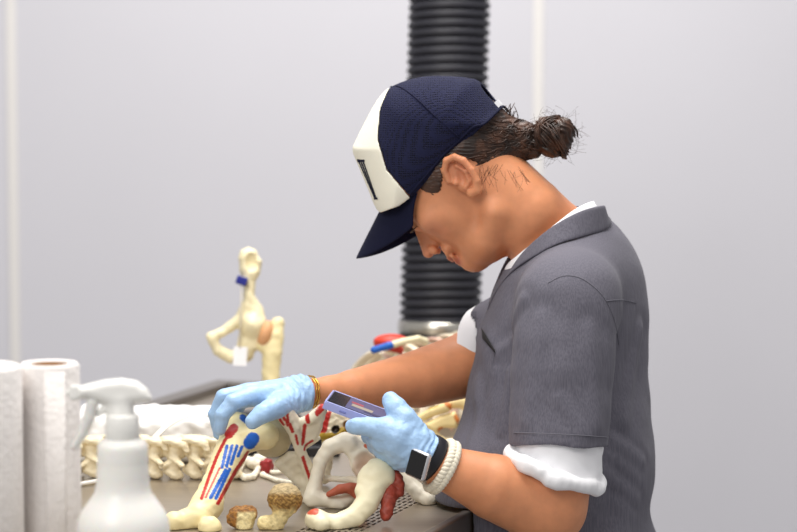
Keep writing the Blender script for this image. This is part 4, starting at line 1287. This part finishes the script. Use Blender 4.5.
# sleeve hem band, neck band, pocket
ax_ = hemn / np.linalg.norm(hemn)
def surf(F, p, off):
    p = np.array(p, float)[None]
    for _ in range(8):
        d = F(p)[0]; e = 0.001
        g = np.array([F(p + np.eye(3)[i] * e)[0] - F(p - np.eye(3)[i] * e)[0] for i in range(3)]); g /= np.linalg.norm(g) + 1e-9
        p = p - (d - off) * g * 0.9
    return p[0]
nbA = [(501, 303, 0), (508, 284, -12), (520, 262, -30), (537, 243, -43), (560, 224, -45), (584, 210, -33), (602, 204.5, 0), (586, 211, 33), (562, 225, 45), (537, 243, 43), (520, 262, 30), (508, 284, 12), (501, 303, 0)]
nbB = [(499, 313, 0), (502, 292, -18), (514, 270, -38), (534, 254, -53), (563, 237, -58), (592, 224, -44), (611, 221, 0), (594, 225, 44), (565, 238, 58), (534, 254, 53), (514, 270, 38), (502, 292, 18), (499, 313, 0)]
ra = [h(*p) for p in nbA]; rb = [surf(upper, h(*p), 0.0012) for p in nbB]
ribbon('neck_band', ra, rb, M_scrub, top_, 0.0028)
b = MB()
for i in range(9):
    for j in range(9):
        a, c = i / 8, j / 8
        b.v.append(hit(upper, 482.5 + 12.5 * a - 13 * c, 338 + 14.5 * a + 56 * c, 0.0003 + 0.0008 * (j == 0)))
b.f += [(i * 9 + j, i * 9 + j + 1, (i + 1) * 9 + j + 1, (i + 1) * 9 + j) for i in range(8) for j in range(8)]
b.build('pocket', M_scrub, top_)
b = MB()
A_ = [hit(upper, 481.5 + 13 * t, 336 + 15 * t - 6.5 * (1 - t) - 1.5, 0.0026) for t in np.linspace(0, 1, 9)]
B_ = [hit(upper, 482.5 + 12.5 * t, 338.6 + 14.5 * t, 0.0022) for t in np.linspace(0, 1, 9)]
b.add(A_ + B_, [(i, i + 1, i + 10, i + 9) for i in range(8)])
o = b.build('pocket_opening', M_dark, top_, solidify=0.0006); o['label'] = 'dark slit of the breast pocket'
# seams: sleeve head and back
M_seam = mat('seam_thread', srgb(99, 98, 107), rough=0.9)
b = MB()
def seamline(pts, r=0.0005):
    b = MB(); q_ = catmull([np.array(p, float) for p in pts], 6)
    b.tube([hit(upper, p[0], p[1], 0.0002) for p in q_], r, 6)
    return b.build('seam', M_seam, top_)
seamline([(548, 283), (563, 276), (579, 277.5), (594, 287), (606, 301), (615, 322), (619, 345)])
seamline([(606, 301), (622, 300), (636, 303)], 0.0007)
b = MB()
hemr = []
for k in range(40):
    an = 2 * math.pi * k / 40
    x1 = np.cross(ax_, [0, 1, 0]); x1 /= np.linalg.norm(x1); y1 = np.cross(ax_, x1)
    hemr.append(hemc - ax_ * 0.011 + (x1 * math.cos(an) + y1 * math.sin(an)) * r_(48.1, 2.99))
b.tube(hemr, 0.0007, 6, closed=True)
b.build('seam', M_seam, top_)

# ---- white shirt under the scrub top
und = empty('undershirt', ORG[person]); und.parent = person; und.location = (0, 0, 0)
wc = [(501, 282, -4), (510, 264, -18), (522, 254, -30), (540, 240, -37), (562, 221, -36), (579, 207, -24), (591, 200.5, 0), (579, 206, 24), (562, 221, 36), (536, 240, 36), (518, 254, 26), (508, 262, 14), (501, 282, 4)]
wd = [(503, 306, -6), (513, 284, -28), (530, 268, -42), (552, 250, -48), (576, 232, -44), (590, 222, -30), (600, 218, 0), (590, 222, 30), (574, 234, 44), (548, 250, 46), (526, 268, 40), (512, 284, 28), (503, 306, 6)]
ribbon('shirt_collar', [h(*p) for p in wc], [h(*p) for p in wd], M_shirt, und, 0.003)
# rolled sleeve of the near arm
CF = Field()
c1 = P(560, 434, 3.001)
CF.chain([c1, P(554, 505, 2.987)], [r_(44, 2.99), r_(46.5, 2.987)])
CFa = Field().sub(CF); CFa.half(P(555, 471, 2.985), np.cross(np.array([1.0, 0, -0.36]), np.array([0.05, 1.0, 0.0])) * -1.0, 0.002); CFa.half(c1, -hemn, 0.0)
nrm_c = P(562, 520, 2.98) - P(549, 462, 2.985); nrm_c /= np.linalg.norm(nrm_c)
# the roll: a thick ring, tilted, lower at the back
x1 = np.array([1.0, 0, -0.36]); x1 /= np.linalg.norm(x1); y1 = np.array([0.05, 1.0, 0.0]); y1 -= x1 * (y1 @ x1); y1 /= np.linalg.norm(y1)
rcn = P(555, 470, 2.985)
ring = []; rr_ = []
for k in range(36):
    an = 2 * math.pi * k / 36
    ring.append(rcn + x1 * math.cos(an) * r_(46, 2.98) + y1 * math.sin(an) * r_(48, 2.98) + EZ * (0.0015 * math.sin(5 * an) + 0.001 * math.sin(9 * an + 1)))
    rr_.append(0.0112 + 0.0014 * math.sin(3 * an + 0.6) + 0.0009 * math.sin(7 * an))
for i in range(36): CFa.cap(ring[i], ring[(i + 1) % 36], rr_[i] * 0.9, rr_[(i + 1) % 36] * 0.9, 0.003)
CFa.mod = lambda p, d: d + 0.0012 * wob(p, 140)
solid('rolled_sleeve', CFa, [P(485, 415, 2.92), P(625, 525, 3.06), P(555, 470, 2.9)], 0.03, 0.002, M_shirt, und)
# far sleeve edge
CR = Field().chain([P(502, 339, 3.285), P(466, 355, 3.252)], [r_(42, 3.285), r_(38.5, 3.26)])
CR.half(P(469.5, 353, 3.257), rhn, 0.001)
solid('far_sleeve', CR, [P(490, 345, 3.27)], 0.09, 0.002, M_shirt, und)

# ---- gloves
def glove(name, F, cuffpt, cuffn, lo_hi, ringc, rad, tilt):
    G = Field().sub(F)
    G.half(cuffpt, cuffn, 0.0)
    return solid(name, G, lo_hi, 0.02, 0.0014, M_glove, person)
LG = left_hand(0.0010)
wl = P(446, 468, 2.955) - P(414, 449, 2.945); wl /= np.linalg.norm(wl)
def wrinkle(ctr, axis):
    return lambda p, d: d + 0.0009 * np.sin(((p - ctr) @ axis) * 620 + 3 * wob(p, 110)) * np.clip(1 - np.abs(((p - ctr) @ axis)) / 0.035, 0, 1) + 0.0006 * wob(p, 190)
LG.mod = wrinkle(P(420, 452, 2.95), wl)
# flared cuff
x1 = np.cross(wl, [0, 1, 0]); x1 /= np.linalg.norm(x1); y1 = np.cross(wl, x1)
def cuff(F, c, axis, rad, thick, seed):
    x1 = np.cross(axis, [0, 1, 0]); x1 /= np.linalg.norm(x1); y1 = np.cross(axis, x1)
    rg = random.Random(seed); a1, a2 = rg.uniform(0, 6), rg.uniform(0, 6)
    pts = [c + (x1 * math.cos(a) + y1 * math.sin(a)) * (rad + 0.0012 * math.sin(3 * a + a1)) + axis * (0.003 * math.sin(2 * a + a2) + 0.0015 * math.sin(5 * a + a1)) for a in np.linspace(0, 2 * math.pi, 33)[:-1]]
    for i in range(32): F.cap(pts[i], pts[(i + 1) % 32], thick, None, 0.003)
    return F
cuff(LG, P(423, 453.5, 2.949), wl, r_(22, 2.95), 0.0022, 2)
cuff(LG, P(419, 451.5, 2.948), wl, r_(21.5, 2.95), 0.0018, 5)
gl = Field().sub(LG); gl.half(P(425, 454.5, 2.95), wl, 0.0)
g1 = solid('glove', gl, [P(335, 385, 2.9), P(455, 490, 3.06)], 0.02, 0.0014, M_glove, person)
RG = right_hand(0.0010)
wr = P(330, 391, 3.105) - P(296, 393, 3.08); wr /= np.linalg.norm(wr)
RG.mod = wrinkle(P(296, 393, 3.08), wr)
cuff(RG, P(302, 393, 3.083), wr, r_(15.8, 3.08), 0.0024, 3); cuff(RG, P(298, 393, 3.081), wr, r_(16, 3.08), 0.0022, 7); cuff(RG, P(305.5, 393, 3.085), wr, r_(16.4, 3.08), 0.0018, 9)
gr = Field().sub(RG); gr.half(P(307, 393, 3.086), wr, 0.0)
g2 = solid('glove', gr, [P(200, 375, 2.95), P(325, 445, 3.17)], 0.02, 0.0014, M_glove, person)

# ---- watch and bracelets
def ring_pts(c, axis, rad, n=40, sq=1.0, wav=0.0):
    x1 = np.cross(axis, [0, 1, 0]); x1 /= np.linalg.norm(x1); y1 = np.cross(axis, x1)
    return [c + (x1 * math.cos(a) + y1 * math.sin(a) * sq) * rad + axis * wav * math.sin(8 * a) for a in np.linspace(0, 2 * math.pi, n + 1)[:-1]]
wc_ = P(429.5, 457.5, 2.953)
b = MB(); pts = ring_pts(wc_, wl, r_(23.2, 2.95), 48)
b.tube(pts, 0.0085, 8, closed=True, flat=0.16, nrm=tuple((pts[0] - wc_) / np.linalg.norm(pts[0] - wc_)))
watch = b.build('watch', mat('watch_band', srgb(24, 24, 32), rough=0.45), person)
cc = P(418.5, 464.5, 2.913)
wn = np.array([-0.60, -0.79, 0.12]); wn /= np.linalg.norm(wn)
wx = np.array([0.80, -0.56, -0.24]); wx -= wn * (wx @ wn); wx /= np.linalg.norm(wx); wy = np.cross(wn, wx)
b = MB(); b.box(cc, (0.0145, 0.0175, 0.0050), [wx, wy, wn]); cs = b.build('case', mat('silver_case', srgb(222, 222, 226), rough=0.25, metal=0.7), watch, bevel=0.004)
cs['label'] = 'silver watch case'
b = MB(); b.box(cc + wn * 0.0046, (0.0125, 0.0155, 0.0012), [wx, wy, wn]); sc_ = b.build('screen', mat('watch_glass', srgb(14, 12, 14), rough=0.08), watch, bevel=0.001)
sc_['label'] = 'black watch screen'
M_cord = mat('braided_cord', srgb(236, 228, 208), rough=0.85, bump=0.4, bscale=300)
b = MB(); bcn = P(442, 466.5, 2.956); bax = P(470, 480, 2.962) - P(425, 457, 2.95); bax /= np.linalg.norm(bax)
x1 = np.cross(bax, [0, 1, 0]); x1 /= np.linalg.norm(x1); y1 = np.cross(bax, x1)
for st in range(3):
    pts = []
    for a in np.linspace(0, 2 * math.pi, 241)[:-1]:
        ph = 13 * a + st * 2 * math.pi / 3
        pts.append(bcn + (x1 * math.cos(a) + y1 * math.sin(a)) * (r_(25.5, 2.955) + 0.0018 * math.sin(2 * ph)) + bax * 0.0048 * math.sin(ph))
    b.tube(pts, 0.0042, 8, closed=True)
b.build('braided_bracelet', M_cord, person)
b = MB(); b.tube(ring_pts(P(312, 392, 3.09), wr, r_(16.0, 3.09), 60, 1, 0.0006), 0.0011, 6, closed=True)
b.tube(ring_pts(P(309.5, 392, 3.088), wr, r_(16.4, 3.09), 60, 1, 0.0008), 0.0009, 6, closed=True)
b.build('gold_bracelet', mat('gold', srgb(220, 176, 84), rough=0.25, metal=1.0), person)

# ---- trousers and shoes (below the frame)
F = Field()
for hp, kn, an, toe, fd in feet:
    F.chain([hp, kn, an + EZ * 0.02], [0.090, 0.074, 0.062], 0.02)
F.ell(t_(590, 620), [TF.dirv(1, 0), TF.up, TF.lat], np.array([78, 78, 116]) * ts, 0.03)
F.half(feet[0][2] + EZ * 0.015, (0, 0, -1), 0.0); F.half(t_(556, 560), TF.up, 0.0)
solid('trousers', F, [t_(440, 560, -170), t_(680, 800, 170), np.array([0.2, 0.2, 0.05])], 0.12, 0.006, mat('trousers_cloth', srgb(74, 76, 92), rough=0.9), person)
for hp, kn, an, toe, fd in feet:
    F = Field().chain([np.array([an[0], an[1], 0.05]) - fd * 0.02, toe + EZ * 0.002], [0.047, 0.036], 0.01)
    F.cap(an, an - EZ * 0.02, 0.046, 0.046, 0.01)
    F.half((0, 0, 0.003), (0, 0, -1), 0.0); F.half((0, 0, 0.1), (0, 0, 1), 0.0)
    solid('shoe', F, [an, toe], 0.08, 0.004, M_shirt, person)

# ------------------------------------------------------------------ phone
pa = P(324.5, 401.5, 2.992)
pl = np.array([0.93, -0.10, -0.335]); pl /= np.linalg.norm(pl)
pw = np.array([0.20, 0.97, 0.05]); pw -= pl * (pw @ pl); pw /= np.linalg.norm(pw)
pn = np.cross(pl, pw)
if pn[2] < 0: pn = -pn
PL, PW, PT = 0.1, 0.066, 0.0095
pc = pa + pl * PL / 2 + pw * PW / 2 - pn * PT / 2
phone = empty('phone', pc - pn * PT / 2); tag(phone, 'smartphone in a lilac case held over the bones in a gloved hand', 'phone')
b = MB(); b.box(pc, (PL / 2, PW / 2, PT / 2), [pl, pw, pn]); 
for sg in (-1, 1):
    b.box(pc + pw * sg * (PW / 2 - 0.0012) + pn * (PT / 2 + 0.0006), (PL / 2 - 0.002, 0.0012, 0.0008), [pl, pw, pn])
    b.box(pc + pl * sg * (PL / 2 - 0.0012) + pn * (PT / 2 + 0.0006), (0.0012, PW / 2 - 0.002, 0.0008), [pl, pw, pn])
b.build('case', mat('lilac_case', srgb(162, 170, 224), rough=0.4), phone, bevel=0.0012)
M_glass = mat('phone_glass', srgb(14, 15, 24), rough=0.22, spec=0.3)
top = pc + pn * (PT / 2 + 0.0003)
b = MB(); b.box(top, (PL / 2 - 0.0028, PW / 2 - 0.0028, 0.0006), [pl, pw, pn]); scn = b.build('screen', M_glass, phone, bevel=0.0005)
def panel(name, x0, x1, y0, y1, col, em=0.0, hgt=0.0008):
    b = MB(); b.box(top + pl * ((x0 + x1) / 2 - PL / 2) + pw * ((y0 + y1) / 2 - PW / 2) + pn * hgt, ((x1 - x0) / 2, (y1 - y0) / 2, 0.0001), [pl, pw, pn])
    m = mat(name + '_glow', srgb(*col), rough=0.3, spec=0.2)
    if em:
        bs = m.node_tree.nodes['Principled BSDF']; bs.inputs['Emission Color'].default_value = (*srgb(*col), 1); bs.inputs['Emission Strength'].default_value = em
    return b.build(name, m, scn, False)
panel('picture_view', 0.026, PL - 0.006, 0.006, PW - 0.006, (74, 78, 116), 0.15)
panel('bone_picture', 0.032, 0.060, 0.022, 0.034, (150, 142, 130), 0.2, 0.0011)
panel('red_picture', 0.030, 0.046, 0.036, 0.044, (150, 70, 84), 0.2, 0.0011)
panel('dark_picture', 0.050, 0.082, 0.014, 0.022, (44, 50, 90), 0.1, 0.0011)
b = MB(); b.box(pa + pl * 0.026 - pn * 0.0046 - pw * 0.0002, (0.0045, 0.0006, 0.0014), [pl, pw, pn]); b.build('side_button', mat('button', srgb(120, 128, 190), rough=0.4), phone, bevel=0.0005)
